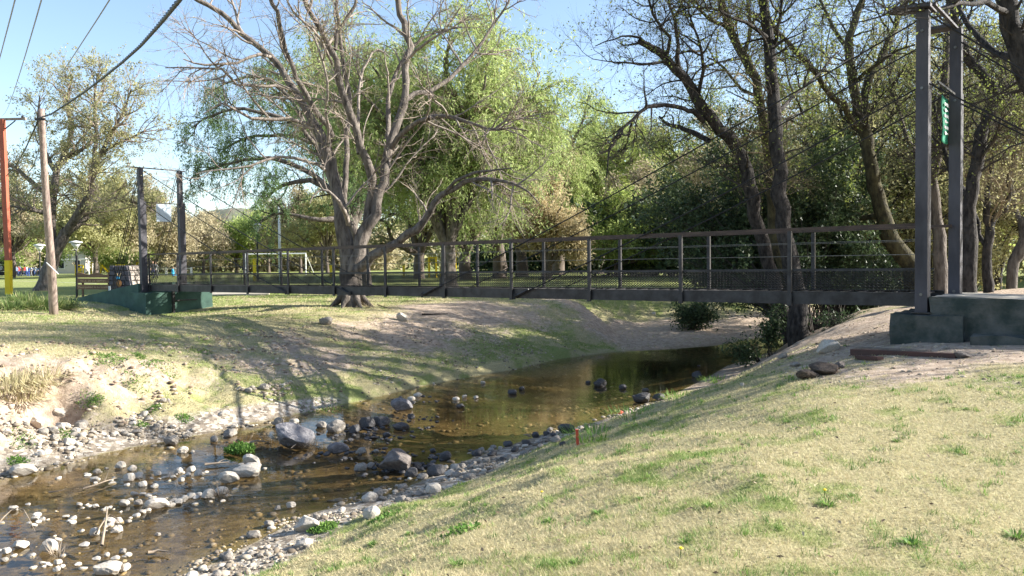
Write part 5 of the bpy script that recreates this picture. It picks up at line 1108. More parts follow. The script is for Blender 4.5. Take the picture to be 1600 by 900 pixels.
for a in [
 (450, 699, 74, 36, M_boulder, 'largest grey boulder, wedge shaped, at the water edge upstream of the green plant'),
 (617, 737, 60, 36, M_rockbrown, 'large rounded brown boulder in the shaded middle of the stream'),
 (627, 642, 36, 20, M_boulder, 'dark boulder with a pale top close to the far bank beyond the dark stone bar'),
 (527, 709, 36, 17, M_boulder, 'medium rounded grey boulder between the wedge shaped and the brown boulder'),
 (383, 749, 46, 21, M_rockpale, 'pale flat boulder at the left end of the deep blue pool'),
 (355, 756, 32, 20, M_rockpale, 'pale rounded boulder leaning on the flat one at the end of the pool'),
 (391, 728, 30, 17, M_rockpale, 'pale boulder just below the green plant in the stream'),
 (241, 797, 38, 18, M_rockpale, 'smooth oval pale boulder at the left end of the stone line'),
 (264, 696, 26, 14, M_rock, 'grey boulder at the foot of the left bank by the water'),
 (476, 832, 42, 26, M_rockpale, 'angular pale boulder standing in the near gravel strip'),
 (86, 656, 30, 24, M_rockpale, 'white boulder fallen under the eroded hollow of the left bank'),
 (30, 745, 40, 20, M_rockpale, 'broad pale boulder at the lower end of the left gravel'),
 (1297, 551, 34, 23, M_rockpale, 'pale blue grey rounded boulder beside the red beams'),
 (1004, 630, 30, 15, M_rockdark, 'dark wet boulder against the near bank below the right trees'),
 (887, 677, 30, 15, M_rockdark, 'dark low boulder in the water just left of the red stake'),
 (162, 903, 44, 20, M_rockpale, 'pale boulder cut by the bottom of the frame'),
 (50, 668, 34, 18, M_rockpale, 'pale boulder below the dry hanging grass'),
 (508, 508, 22, 13, M_rock, 'grey boulder high on the worn far slope left of the big trunk foot'),
 (628, 502, 20, 14, M_rockpale, 'pale boulder high on the worn far slope right of the big trunk foot')]:
    rock_px(a[0], a[1], a[2], a[3], a[4], 'boulder', a[5], None, True, sink=.25)
P_, D_, G_ = M_rockpale, M_rockdark, M_rock
lst = [(358, 682, 23, G_), (332, 690, 17, G_), (283, 708, 17, P_), (186, 732, 17, P_), (204, 736, 14, P_), (199, 752, 22, P_), (215, 748, 15, P_), (149, 740, 12, G_), (134, 743, 9, P_), (144, 753, 14, P_), (243, 744, 14, P_), (256, 745, 15, P_), (277, 740, 14, P_), (297, 738, 16, P_), (270, 748, 12, P_), (282, 753, 12, P_), (308, 744, 15, P_), (222, 760, 15, P_), (240, 763, 12, P_), (375, 730, 13, P_),
 (342, 773, 24, P_), (323, 779, 22, P_), (309, 776, 13, P_), (296, 779, 17, P_), (286, 782, 13, P_), (276, 789, 14, P_), (266, 792, 12, P_), (221, 803, 12, P_), (192, 791, 18, P_), (214, 790, 16, G_), (221, 775, 12, P_), (17, 799, 16, P_), (52, 814, 15, P_), (64, 815, 12, P_), (100, 810, 12, P_), (122, 791, 11, P_), (148, 794, 13, P_), (164, 797, 9, P_), (144, 837, 20, P_), (167, 819, 20, P_), (180, 833, 20, P_), (198, 818, 12, G_),
 (30, 858, 26, P_), (6, 866, 16, P_), (72, 864, 32, P_), (165, 870, 11, P_), (190, 865, 14, G_), (245, 838, 11, G_), (87, 883, 15, P_), (87, 893, 13, P_), (192, 893, 20, P_), (4, 878, 14, G_), (103, 696, 22, P_), (8, 680, 20, P_), (115, 676, 17, P_), (125, 684, 14, P_),
 (563, 736, 24, G_), (578, 732, 16, G_), (523, 675, 30, G_), (501, 669, 20, G_), (433, 666, 22, G_), (457, 663, 18, P_), (652, 620, 14, P_), (642, 626, 13, P_), (510, 712, 13, D_), (563, 710, 22, G_), (582, 686, 12, D_), (588, 708, 12, G_), (625, 672, 26, D_), (592, 666, 34, D_), (570, 670, 30, D_), (554, 676, 20, D_), (641, 655, 14, D_), (605, 684, 17, D_), (720, 638, 16, D_), (725, 622, 10, P_), (712, 626, 12, P_), (743, 623, 9, P_), (650, 732, 19, D_), (642, 746, 26, D_), (682, 744, 36, D_), (660, 728, 10, D_), (673, 733, 16, D_), (694, 719, 24, D_), (677, 708, 13, D_), (746, 712, 20, D_),
 (452, 794, 18, P_), (433, 797, 11, G_), (576, 785, 26, P_), (578, 811, 30, P_), (675, 772, 32, P_), (533, 801, 14, P_), (938, 604, 20, D_), (973, 608, 14, D_), (1009, 612, 12, D_), (1031, 626, 20, D_), (816, 610, 11, D_), (801, 616, 16, D_), (919, 599, 9, D_), (1091, 590, 18, D_), (1092, 573, 6, D_), (745, 713, 17, D_), (769, 713, 16, D_), (794, 698, 16, D_), (870, 691, 17, G_), (838, 684, 15, D_), (853, 681, 12, D_), (865, 681, 10, D_), (821, 697, 18, D_), (805, 706, 14, D_), (754, 600, 9, P_), (785, 720, 12, D_), (760, 724, 14, G_), (735, 732, 12, G_), (716, 745, 13, G_), (845, 700, 12, G_), (880, 697, 12, D_), (1022, 478 + 14, 8, P_)]
nm_ = {id(P_): 'pale', id(D_): 'dark wet', id(G_): 'grey'}
LM = [(375, 695, 'the green stream plant'), (450, 685, 'the wedge shaped boulder'), (617, 720, 'the large brown boulder'), (241, 790, 'the oval pale boulder'), (383, 742, 'the flat boulder by the pool'), (165, 835, 'the forked root'), (156, 760, 'the straight drift stick'), (264, 690, 'the grey boulder under the bank'), (30, 830, 'the arched drift branch'), (476, 820, 'the angular boulder'), (627, 634, 'the pale topped dark boulder'), (527, 702, 'the medium grey boulder'), (86, 648, 'the fallen white boulder'), (902, 680, 'the red stake'), (887, 670, 'the low dark boulder'), (1004, 622, 'the dark boulder under the right trees'), (162, 895, 'the boulder cut by the frame')]
ORD = ['closest', 'second closest', 'third closest', 'fourth closest', 'fifth closest', 'sixth closest', 'seventh closest', 'eighth closest', 'ninth closest', 'tenth closest']
keys = {}
for (px, py, wp_, mt) in lst:
    d_, lx, ly, nm = min((math.hypot(px - a_, (py - b_) * 1.6), a_, b_, c_) for a_, b_, c_ in LM)
    dr = ('right' if px > lx else 'left') + ' of' if abs(px - lx) > abs(py - ly) * 1.4 else ('in front of' if py > ly else 'behind')
    keys.setdefault((mt.name, dr, nm), []).append((d_, px, py, wp_, mt))
for (mn, dr, nm), L_ in keys.items():
    for k, (d_, px, py, wp_, mt) in enumerate(sorted(L_, key=lambda v: v[0])):
        rock_px(px, py, wp_, wp_ * rr.uniform(.42, .62), mt, 'stone', '%s stone %s %s' % (nm_[id(mt)], dr, nm) + (', the %s' % ORD[min(k, 9)] if len(L_) > 1 else ''), 'stones of the stream'); NR += 1
# larger cobbles strewn over the two gravel strips
def strip_pts(n_, side, d0, d1, xr, g):
    out = []
    while len(out) < n_:
        x_, y_ = g.uniform(-11, 4, 4000), g.uniform(5, 26, 4000); dF, _ = sdist(x_, y_, FE); dN, _ = sdist(x_, y_, NE); d = dF if side == 'far' else -dN
        m_ = (d > d0) & (d < d1) & (x_ > xr[0]) & (x_ < xr[1]) & (g.random(4000) < sstep(.38, .62, fbm(x_ * 1.6 + 9, y_ * 1.6, 3)))
        if side == 'bed': m_ = (dF < -.1) & (dN > .1) & (x_ > xr[0]) & (x_ < xr[1])
        out += list(zip(x_[m_], y_[m_]))
    return np.array(out[:n_])
gg = np.random.default_rng(9)
for side, n_, d0, d1, xr, ws, lb in (('far', 82, -.1, 1.3, (-9.5, -5.2), (.08, .26), 'pale cobble strewn on the gravel below the left bank'), ('near', 80, -.25, .95, (-4.2, 1.5), (.07, .22), 'pale cobble strewn on the near gravel strip')):
    for (x_, y_) in strip_pts(n_, side, d0, d1, xr, gg):
        w_ = gg.uniform(ws[0], ws[1]) * gg.uniform(.6, 1)
        rock((x_, y_, max(hgt(x_, y_), -.03)), w_, w_ * rr.uniform(.4, .6), rr.choice([M_rockpale, M_rock, M_rock]), 'stone', lb, 'cobbles of the gravel strips'); NR += 1
def pebbles(name, pts, smin, smax, mat, g, label):
    big_ = name.endswith('#'); name = name.rstrip('#'); base_, bf = rockmesh(801 + big_, 1 if big_ else 0, 3 if big_ else 2, .03); n_ = len(pts); s_ = smin * (smax / smin) ** (g.random(n_) ** 1.8); a = g.random(n_) * 6.28; asp = g.uniform(.6, 1, n_)
    ca, sa = np.cos(a), np.sin(a); B_ = base_[None] * np.stack([s_ / 2, s_ / 2 * asp, s_ * .26], 1)[:, None]
    V = np.stack([B_[..., 0] * ca[:, None] - B_[..., 1] * sa[:, None], B_[..., 0] * sa[:, None] + B_[..., 1] * ca[:, None], B_[..., 2]], -1) + np.column_stack([pts, terrain(pts[:, 0], pts[:, 1]) + s_ * .08])[:, None]
    Fq = (bf[None] + (np.arange(n_) * len(base_))[:, None, None]).reshape(-1, 3)
    m_ = mesh(name, V.reshape(-1, 3), Fq, True, {'var': np.repeat(g.random(n_), len(bf))}); o = obj(name, m_, mat, kind='stuff'); return tag(o, label, 'gravel')
mm_, n, l, b = newmat('mixed_pebbles')
at_ = n.new('ShaderNodeAttribute'); at_.attribute_name = 'var'; r_ = ramp(n, [(0, (.11, .085, .06)), (.4, (.25, .205, .15)), (.8, (.39, .335, .26)), (1, (.54, .48, .39))]); l.new(at_.outputs['Fac'], r_.inputs[0]); l.new(r_.outputs[0], b.inputs['Base Color']); b.inputs['Roughness'].default_value = .9
mb_, n, l, b = newmat('silted_pebbles')
at_ = n.new('ShaderNodeAttribute'); at_.attribute_name = 'var'; r_ = ramp(n, [(0, (.07, .052, .03)), (.5, (.14, .105, .062)), (.88, (.23, .18, .115)), (1, (.38, .32, .23))]); l.new(at_.outputs['Fac'], r_.inputs[0]); l.new(r_.outputs[0], b.inputs['Base Color']); b.inputs['Roughness'].default_value = .7
pebbles('gravel#', strip_pts(700, 'far', -.2, 1.25, (-11, -4.9), gg), .06, .14, mm_, gg, 'larger pale stones of the gravel at the foot of the left bank')
pebbles('gravel', strip_pts(1900, 'far', -.2, 1.25, (-11, -4.9), gg), .02, .06, mm_, gg, 'pale loose gravel along the foot of the left bank')
pebbles('gravel#', strip_pts(800, 'near', -.3, .85, (-5.5, 3.5), gg), .055, .13, mm_, gg, 'larger stones of the near gravel strip')
pebbles('gravel', strip_pts(2800, 'near', -.3, .85, (-5.5, 3.5), gg), .02, .055, mm_, gg, 'loose gravel along the near water edge')
pebbles('bed_gravel', strip_pts(2000, 'bed', 0, 0, (-10, 3), gg), .03, .16, mb_, gg, 'brown silted pebbles on the bed of the stream')
q = strip_pts(9000, 'far', -.3, 1.0, (-3.5, 3.5), gg); q = q[:500]
pebbles('gravel', q, .02, .10, mm_, gg, 'thin line of stones along the shaded foot of the far bank')

ms_, n, l, b = newmat('soil_crumbs')
at_ = n.new('ShaderNodeAttribute'); at_.attribute_name = 'var'; r_ = ramp(n, [(0, (.16, .115, .08)), (.5, (.34, .26, .19)), (1, (.52, .43, .33))]); l.new(at_.outputs['Fac'], r_.inputs[0]); l.new(r_.outputs[0], b.inputs['Base Color']); b.inputs['Roughness'].default_value = 1
pebbles('soil_clods', strip_pts(2600, 'far', .8, 5.2, (-11, -5), gg), .02, .13, ms_, gg, 'crumbled clods of dry earth on the eroded left bank')
pebbles('soil_clods', strip_pts(2200, 'far', .3, 8, (-5, 4), gg), .015, .09, ms_, gg, 'small clods and stones on the worn slope below the big tree')
q_ = np.column_stack([gg.uniform(2.5, 10, 5000), gg.uniform(7.5, 15, 5000)]); q_ = q_[(masks(q_[:, 0], q_[:, 1])[0] > .4)][:1500]
pebbles('soil_clods', q_, .012, .07, ms_, gg, 'crumbs of bare soil in front of the right footing')
# small stones that gather round the larger ones
C1 = np.array([onz(a, b_)[:2] for a, b_, w_, m_ in lst if a < 420 and b_ > 700 and m_ is P_]); C2 = np.array([onz(a, b_)[:2] for a, b_, w_, m_ in lst if 500 < a < 700 and b_ < 760])
q = C1[gg.integers(0, len(C1), 120)] + gg.normal(0, .15, (120, 2)) * [1.5, .8]; q = q[terrain(q[:, 0], q[:, 1]) < -.02]
def shoal(name, q, mat, label):
    n0 = terrain; s_ = np.array([0.])
    base_, bf = rockmesh(802, 1, 6, .05); n_ = len(q); s_ = .05 * 2.4 ** gg.random(n_); a = gg.random(n_) * 6.28; B_ = base_[None] * np.stack([s_ * .6, s_ * .45, s_ * .32], 1)[:, None]; ca, sa = np.cos(a), np.sin(a)
    V = np.stack([B_[..., 0] * ca[:, None] - B_[..., 1] * sa[:, None], B_[..., 0] * sa[:, None] + B_[..., 1] * ca[:, None], B_[..., 2]], -1) + np.column_stack([q, gg.uniform(-.015, .012, n_)])[:, None]
    o = obj(name, mesh(name, V.reshape(-1, 3), (bf[None] + (np.arange(n_) * len(base_))[:, None, None]).reshape(-1, 3), False), mat, kind='stuff'); tag(o, label, 'gravel')
shoal('shoal_stones', q, M_rockpale, 'little pale stones heaped in shoals round the cobbles of the riffle')
q = C2[gg.integers(0, len(C2), 240)] + gg.normal(0, .25, (240, 2)) * [1.5, .8]; q = q[terrain(q[:, 0], q[:, 1]) < -.02]
shoal('shoal_stones', q, M_rockdark, 'little dark wet stones packed in the bar across midstream')

# ------------------------------------------------------------------ grass
def blades(name, n_, g, r0, r1, a0, a1, L, wd, label, filt=None, flat=.7, mat=None):
    r_ = r0 * (r1 / r0) ** g.random(n_); a = g.uniform(a0, a1, n_); x_, y_ = r_ * np.sin(a), r_ * np.cos(a)
    D, G, R = masks(x_, y_); dF, _ = sdist(x_, y_, FE); dN, _ = sdist(x_, y_, NE)
    keep = ((dF > .35) | (-dN > .45)) & (g.random(n_) > sstep(.28, .75, D) * .93) & (g.random(n_) > sstep(.3, .7, R) * .97)
    # nothing grows through the abutments
    u = (x_ - B0[0]) * BT[0] + (y_ - B0[1]) * BT[1]; v = (x_ - B0[0]) * BN[0] + (y_ - B0[1]) * BN[1]
    keep &= ~((u < .4) & (u > -7.6) & (v > -.6) & (v < 1.8)) & ~((u > 23.2) & (u < 30.7) & (v > -.5) & (v < 2))
    if filt is not None: keep &= filt(x_, y_, dF, dN)
    x_, y_, r_, G = x_[keep], y_[keep], r_[keep], G[keep]; n_ = len(x_); z_ = terrain(x_, y_) - .004
    p = np.column_stack([x_, y_, z_]); lean = g.normal(size=(n_, 3)) * [1, 1, 0]; d = norm(norm(lean) * flat + np.array([0, 0, 1]) * g.uniform(.25, 1.1, (n_, 1)))
    b_ = norm(np.cross(d, g.normal(size=(n_, 3)))); ll = (g.uniform(L[0], L[1], n_) * (1 + .35 * G))[:, None]; ww = np.maximum(wd, r_ * .00075)[:, None]
    V = np.stack([p - b_ * ww * .5, p + b_ * ww * .5, p + d * ll], 1).reshape(-1, 3)
    var = np.clip(.12 + .62 * sstep(.28, .78, G + g.normal(0, .16, n_)) + g.normal(0, .12, n_), 0, 1)
    o = obj(name, mesh(name, V, np.arange(n_ * 3).reshape(-1, 3), False, {'var': var}), mat or M_grass, kind='stuff'); return tag(o, label, 'grass')
near_f = lambda x, y, dF, dN: dN < 0
far_f = lambda x, y, dF, dN: dF > 0
blades('lawn_grass', 520000, gg, 2.4, 17, -.95, .82, (.02, .05), .003, 'short dry yellowish grass of the near lawn with green patches', near_f)
blades('bank_grass', 230000, gg, 10, 40, -.75, .6, (.035, .09), .005, 'dry and green grass on the far bank and lawn', far_f)
def tuft(name, label, p, n_, L, wd, mat, g, group=None, spread=.05, arch=.5, var=(.3, .9), cat='grass tuft'):
    t = np.linspace(0, 1, 4); a = g.random(n_) * 6.28; el = g.uniform(.5, 1.35, n_); d = np.column_stack([np.cos(a) * np.cos(el), np.sin(a) * np.cos(el), np.sin(el)]); ll = g.uniform(L * .5, L, n_)
    s0 = np.column_stack([np.cos(a), np.sin(a), 0 * a]) * (spread * g.random(n_) ** .5)[:, None]; side = np.column_stack([-np.sin(a), np.cos(a), 0 * a])
    P = s0[:, None] + d[:, None] * (ll[:, None] * t)[..., None]; P[:, :, 2] -= arch * ll[:, None] * (t ** 2)[None] * np.cos(el)[:, None] * 1.1; P[:, :, 2] = np.maximum(P[:, :, 2], .01)
    w_ = wd * np.array([.8, 1, .7, .05]); V = np.stack([P - side[:, None] * w_[None, :, None], P + side[:, None] * w_[None, :, None]], 2).reshape(-1, 3)
    i = np.arange(n_)[:, None] * 8; Fq = np.concatenate([np.stack([i + 2 * k, i + 2 * k + 1, i + 2 * k + 3, i + 2 * k + 2], -1).reshape(-1, 4) for k in range(3)])
    va = np.tile(g.uniform(*var, n_), 3); m_ = mesh(name, V, Fq, False, {'var': va}); o = obj(name, m_, mat); o.location = Vector([float(c_) for c_ in p]); return tag(o, label, cat, group)
for px, py, s_, lb in ((18, 484, .55, 'strap leaved clump at the left edge behind the wooden pole'), (52, 482, .65, 'strap leaved clump left of the wooden pole foot'), (75, 484, .7, 'large strap leaved clump right behind the wooden pole foot'), (101, 482, .6, 'strap leaved clump between the wooden pole and the ramp'), (33, 470, .5, 'farther strap leaved clump behind the others')):
    tuft('strap_leaf_plant', lb, ground_at(px, py), 330, s_ * 1.25, .014, M_reed, gg, 'strap leaved plants by the wooden pole', .42, .8, (.1, 1), 'plant')
def minitufts(n_, g):
    r_ = 3 * (15 / 3) ** g.random(n_); a = g.uniform(-.8, .8, n_); x_, y_ = r_ * np.sin(a), r_ * np.cos(a); dN, _ = sdist(x_, y_, NE); D, G, R = masks(x_, y_); k = (-dN > .7) & (g.random(n_) < .2 + G) & (D < .6); c_ = np.column_stack([x_, y_, terrain(x_, y_)])[k]; r_ = r_[k]
    m_ = 16; P0 = np.repeat(c_, m_, 0); rr_ = np.repeat(r_, m_); n2 = len(P0); P0[:, :2] += g.normal(0, .025, (n2, 2)); az = g.random(n2) * 6.28; el = g.uniform(.35, 1.3, n2); d = np.column_stack([np.cos(az) * np.cos(el), np.sin(az) * np.cos(el), np.sin(el)]); b_ = np.column_stack([-np.sin(az), np.cos(az), 0 * az]); ll = g.uniform(.03, .075, n2)[:, None]; ww = np.maximum(.0045, rr_ * .0009)[:, None]
    V = np.stack([P0 - b_ * ww * .5, P0 + b_ * ww * .5, P0 + d * ll], 1).reshape(-1, 3); o = obj('turf_tufts', mesh('turf_tufts', V, np.arange(n2 * 3).reshape(-1, 3), False, {'var': np.repeat(g.random(len(c_)), m_) * .7 + .3 * g.random(n2)}), M_weed, kind='stuff'); tag(o, 'countless tiny green tufts and rosettes all over the near lawn', 'grass')
minitufts(3600, gg)
proto_t = []
for k, (px, py, s_) in enumerate([(1295, 790, .16), (935, 803, .13), (1108, 792, .11), (715, 884, .13), (583, 852, .14), (1425, 852, .16), (1070, 848, .11), (1588, 840, .15), (520, 893, .12), (1330, 775, .09), (860, 815, .1), (1000, 780, .08), (1190, 745, .09), (760, 790, .09), (640, 835, .1), (900, 880, .09), (1230, 660, .08), (1400, 690, .09), (1105, 700, .08), (1510, 640, .08)]):
    if k < 6: o = tuft('grass_tuft', None, (0, 0, 0), 60 + 25 * (k % 3), 1.0, .03, M_weed, gg, None, .25, .7, (.2, 1)); proto_t.append(o)
    else: o = proto_t[k % 6].copy(); C.objects.link(o)
    p = ground_at(px, py); o.location = Vector([float(c_) for c_ in p]); o.scale = (s_ * .8, s_ * .8, s_ * .5); o.rotation_euler = (0, 0, k * 1.3)
    tag(o, 'green tuft of coarse grass on the near lawn, %s' % ['beside a dandelion right of centre', 'left of centre below the red stake', 'just right of the lawn centre', 'at the bottom left of the lawn', 'near the gravel at lower left', 'at the lower right corner'][k] if k < 6 else 'small green tuft of coarse grass scattered on the near lawn', 'grass tuft', 'green tufts on the near lawn')
def flower(px, py, lb):
    p = ground_at(px, py); t_ = empty('dandelion', p, lb, 'flower', 'dandelions on the near lawn'); mb = MB(); mb.tube([(0, 0, 0), (.004, 0, .05)], .002, 5); obj('stem', mb.me(), M_weed, t_)
    mb = MB(); mb.tube([(.004, 0, .048), (.004, 0, .055), (.004, 0, .06)], [.005, .013, .009], 10); obj('flower_head', mb.me(), M_yellow, t_)
flower(1288, 778, 'yellow dandelion beside the large green tuft'); flower(846, 778, 'yellow dandelion alone on the lawn at centre'); flower(1063, 872, 'yellow dandelion low on the lawn near the bottom')
# leafy weed patches on the banks
def weed(px, py, wpx, hh, n_, lb, mat=None, L=(.04, .09), flat=.4, group='green weed patches on the banks', cat='weed patch', name='weed_patch', zw=None):
    p = ground_at(px, py); D = (p - CAM) @ FW; w_ = wpx / F * D; g = gg; t = g.random(n_) ** .6; a = g.random(n_) * 6.28
    x_, y_ = p[0] + np.cos(a) * t * w_ / 2, p[1] + np.sin(a) * t * w_ * .45; z_ = (terrain(x_, y_) if zw is None else zw) + hh * g.random(n_) * (1 - t * .6)
    q = np.column_stack([x_, y_, z_]); d = norm(g.normal(size=(n_, 3)) + [0, 0, .5]); b_ = norm(np.cross(d, g.normal(size=(n_, 3)))); ll = g.uniform(*L, n_)[:, None]
    V = np.stack([q, q + d * ll * .5 + b_ * ll * .28, q + d * ll, q + d * ll * .5 - b_ * ll * .28], 1).reshape(-1, 3) - p
    o = obj(name, mesh(name, V, np.arange(n_ * 4).reshape(-1, 4), False, {'var': g.random(n_)}), mat or M_weed); o.location = Vector([float(c_) for c_ in p]); return tag(o, lb, cat, group)
weed(375, 706, 44, .16, 1500, 'bright green leafy plant growing in the stream by the pale boulders', L=(.03, .07), zw=0.0)
for px, py, wd_, n_, lb in ((172, 558, 50, 900, 'broad weed patch near the top of the left bank'), (218, 556, 15, 200, 'small round weed near the top of the left bank'), (248, 574, 48, 500, 'straggling weed patch right of the broad one'), (213, 596, 36, 260, 'thin weed patch in the middle of the left bank'), (150, 626, 20, 220, 'weed low on the left bank, left one'), (237, 640, 24, 320, 'weed low on the left bank, middle one'), (288, 654, 22, 260, 'weed low on the left bank, right one'), (130, 640, 22, 150, 'pale weed left low on the bank'), (220, 664, 22, 200, 'weed right above the gravel of the left bank'), (105, 682, 22, 180, 'weed among the cobbles under the hollow'), (28, 722, 26, 300, 'weed among the cobbles at the left edge'), (36, 690, 34, 260, 'grey green weed among the pale boulders at the left edge'), (315, 550, 30, 200, 'blue green weed beside the bridge shadow'), (505, 640, 60, 260, 'weeds at the waterline right of the bridge shadow'), (720, 830, 50, 200, 'low green growth on the lip of the near lawn'), (505, 826, 40, 500, 'yellow green weeds at the edge of the near gravel'), (600, 812, 40, 260, 'green weeds by the flat pale stones of the near gravel')):
    weed(px, py, wd_ * 1.25, .05, n_, lb, L=(.018, .05))
for px, py, wd_, n_, lb in ((1180, 560, 50, 500, 'grassy growth on the near bank above the shaded water'), (1120, 596, 40, 400, 'green growth on the crest of the near bank by the dark soil'), (990, 650, 40, 300, 'tall grass fringe of the near bank beyond the red scrap'), (930, 683, 50, 400, 'tall grass fringe of the near bank behind the red stake'), (1060, 622, 60, 300, 'dry grass fringe on the crest of the near bank')):
    p = ground_at(px, py); tuft('grass_fringe', lb, p, n_ // 2, .22, .006, M_weed, gg, 'grass fringes on the near bank', .45, .4, (.2, 1), 'grass fringe')
for k, (px, py) in enumerate([(22, 600), (48, 604), (68, 590), (36, 625), (8, 612)]):
    o = tuft('dry_grass_clump', 'dry straw coloured grass over the eroded left bank, ' + ['second from left', 'second from right', 'rightmost clump', 'lowest clump', 'leftmost clump'][k], ground_at(px, py), 260, .62, .007, M_grass, gg, 'dry hanging grass on the left bank', .35, 1.3, (0, .3), 'dry grass')
for k, (px, py) in enumerate([(480, 700), (487, 697), (90, 868), (345, 776), (560, 478), (575, 482)]):
    tuft('dry_twig_tuft', 'tuft of dry stalks caught on the stones or sprouting by a trunk', ground_at(px, py), 40, .22 if k < 4 else .5, .004, M_drift, gg, 'tufts of dry stalks', .1, .3, (0, 1), 'dry stalks')

# fallen leaves and bits of bark on the turf
def litter(n_, g):
    r_ = 3 * (22 / 3) ** g.random(n_); a = g.uniform(-.4, .8, n_); x_, y_ = r_ * np.sin(a), r_ * np.cos(a); dN, _ = sdist(x_, y_, NE); D, G, R = masks(x_, y_); k = (-dN > .3) & (g.random(n_) < .25 + D); x_, y_ = x_[k], y_[k]; n_ = len(x_)
    p = np.column_stack([x_, y_, terrain(x_, y_) + .012 + .012 * g.random(n_)]); d = norm(g.normal(size=(n_, 3)) * [1, 1, .25]); b_ = norm(np.cross(d, g.normal(size=(n_, 3)) * .4 + [0, 0, 1])); ll = g.uniform(.015, .05, n_)[:, None]; ww = ll * g.uniform(.1, .6, n_)[:, None] * .5
    V = np.stack([p, p + d * ll * .5 + b_ * ww + [0, 0, .004], p + d * ll, p + d * ll * .5 - b_ * ww], 1).reshape(-1, 3)
    o = obj('leaf_litter', mesh('leaf_litter', V, np.arange(n_ * 4).reshape(-1, 4), False, {'var': g.random(n_)}), leafmat('dead_leaves', [(0, (.07, .045, .03)), (.5, (.19, .13, .08)), (1, (.42, .34, .22))], .1), kind='stuff'); tag(o, 'scattered dead leaves and bark bits on the near lawn and bare soil', 'leaf litter')
litter(9000, gg)

# ------------------------------------------------------------------ driftwood, stake, beams, soil
def stick(pts, r_, lb, dz=.04, name='driftwood_stick', mat=None):
    P = [ground_at(a, b_) + np.array([0, 0, dz + (c_ if len(k_) > 2 else 0)]) for k_ in pts for a, b_, c_ in [(k_ + (0,))[:3]]]; Q, R = smooth_limb(P, [r_ * (1 - .6 * i / (len(P) - 1)) for i in range(len(P))], .008, gg)
    t_ = empty(name, Q[0], lb, 'driftwood'); tubeobj('stem', [(Q[None], R[None], 7)], mat or M_drift, t_)
    s_ = grow(Q[None], R[None], 4, (.1, .35), (30, 60), 4, (.003, .006), gg, (.3, .9)); tubeobj('side_twig', [(s_[0][i:i + 1], s_[1][i:i + 1], 4) for i in range(1)], mat or M_drift, t_)
stick([(129, 768), (150, 762), (182, 751)], .014, 'straight drift stick pointing at the pale stones in the riffle')
stick([(-5, 826), (18, 818, .12), (38, 820, .14), (55, 836)], .009, 'thin arched drift branch at the left edge of the water')
stick([(320, 730), (358, 726)], .02, 'short pale stick above the pool beside the green plant')
stick([(76, 774), (96, 771)], .015, 'small stick lying in the left shallow')
stick([(159, 858), (165, 838, .1), (168, 818, .16)], .017, 'bleached forked root standing among the stones at lower left')
stick([(150, 842, .02), (172, 822, .1), (190, 832, .06)], .010, 'twisted root lying over the stones at lower left')
stick([(231, 869), (247, 866), (264, 868)], .018, 'thin stick floating near the lower middle of the riffle')
stick([(375, 700), (400, 697, .05), (418, 694)], .02, 'pale stick leaning on the wedge shaped boulder')
stick([(455, 704), (468, 698, .03), (488, 702)], .010, 'twigs lodged under the wedge shaped boulder')
stick([(660, 493), (700, 492)], .03, 'dark fallen branch on the far slope right of the big trunk', mat=M_barkdark, name='fallen_branch')
stick([(590, 328 + 150), (610, 484)], .02, 'short fallen branch at the foot of the big trunk', mat=M_barkdark, name='fallen_branch')
stick([(1232, 675), (1245, 669), (1252, 670)], .008, 'small pale curved twig on the near lawn', .01, 'fallen_twig')
p = ground_at(903, 695); D = (p - CAM) @ FW; t_ = empty('marker_stake', p, 'short bright red orange stake standing in the grass of the near bank', 'stake')
mb = MB(); hh = 23 / F * D; mb.bar(p - [0, 0, .05], p + [-.012, 0, hh], .036, .03, (0, 1, 0)); wobj('post', mb.me(), M_stake, t_); mb = MB(); mb.bar(p + [-.012, 0, hh + .001], p + [-.012, 0, hh + .008], .042, .036, (0, 1, 0)); wobj('cap', mb.me(), M_stake, t_)
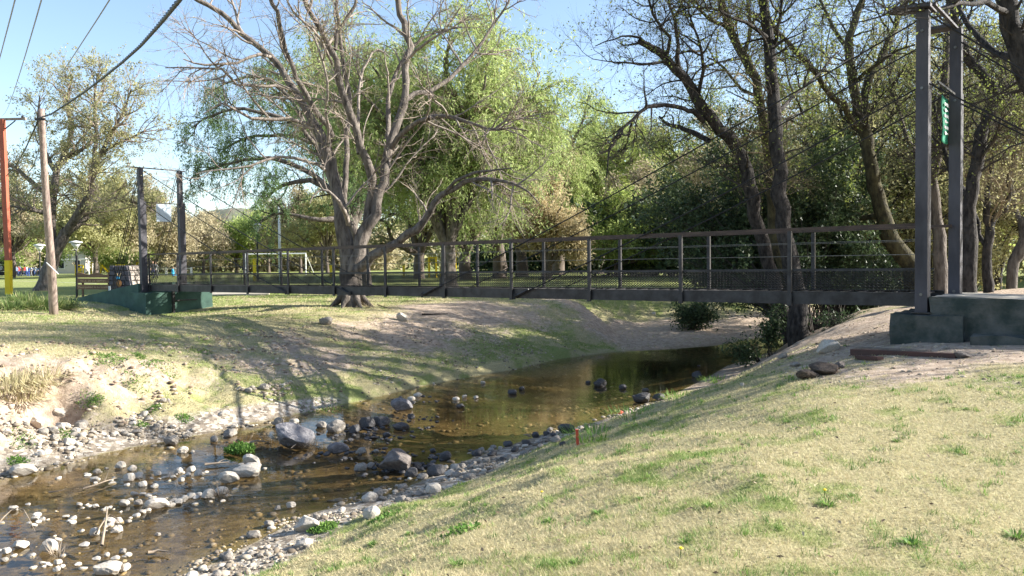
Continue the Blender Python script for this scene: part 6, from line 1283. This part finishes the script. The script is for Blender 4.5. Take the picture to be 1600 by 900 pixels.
p = ground_at(967, 648); mb = MB(); mb.tube([(0, 0, 0), (.02, 0, .03), (.05, .01, .05), (.09, .01, .06)], [.03, .035, .03, .012], 8); o = obj('plastic_scrap', mb.me('p', True), M_stake); o.location = Vector([float(c_) for c_ in p]); tag(o, 'small crumpled red plastic scrap on the edge of the near bank', 'litter')
def beam(a, b_, w_, h_, mat, name, lb, za=0, zb_=0):
    A_, B_ = ground_at(*a), ground_at(*b_); A_[2] += h_ / 2 + za; B_[2] += h_ / 2 + zb_; t_ = empty(name, (A_ + B_) / 2, lb, 'beam'); mb = MB(); mb.bar(A_, B_, w_, h_); wobj('beam_body', mb.me(), mat, t_); return t_
beam((1332, 557), (1496, 559), .11, .09, M_beam, 'red_beam', 'long oxide red beam lying on the dirt below the right footing', .02, -.035)
beam((1340, 550), (1452, 551), .10, .06, M_beamold, 'grey_timber', 'grey timber lying just behind the red beam', .015, -.02)
beam((1340, 561), (1376, 563), .10, .05, M_beam, 'red_beam', 'short broken piece of red beam before the long one')
for (px, py, w_, h_, mt, lb) in ((1290, 586, 52, 20, M_soil, 'dark clod of soil and roots on the crest of the near bank'), (1268, 592, 36, 13, M_soil, 'lower dark clod beside the soil and root mound'), (1314, 576, 20, 11, M_rockbrown, 'brown stone on top of the soil and root mound'), (1509, 560, 30, 11, M_rockbrown, 'flat reddish clod at the right end of the beams'), (1535, 537, 26, 12, M_rock, 'broken pale stone at the foot of the ramp wall'), (1560, 535, 18, 7, M_rock, 'small flat stone at the foot of the ramp wall'), (1480, 545, 10, 5, M_rock, 'little stone in front of the footing'), (1225, 560, 16, 8, M_rock, 'small stone on the shaded near bank'), (1160, 603, 8, 5, M_rockpale, 'white pebble on the bare crest of the near bank'), (1246, 573, 20, 7, M_rock, 'flat grey stone on the shaded near bank'), (238, 486, 10, 12, M_rockpale, 'small pale stone leaning on the left footing')):
    rock_px(px, py, w_, h_, mt, 'boulder' if w_ > 20 else 'stone', lb, None, w_ > 20)
print('individual stones', NR)
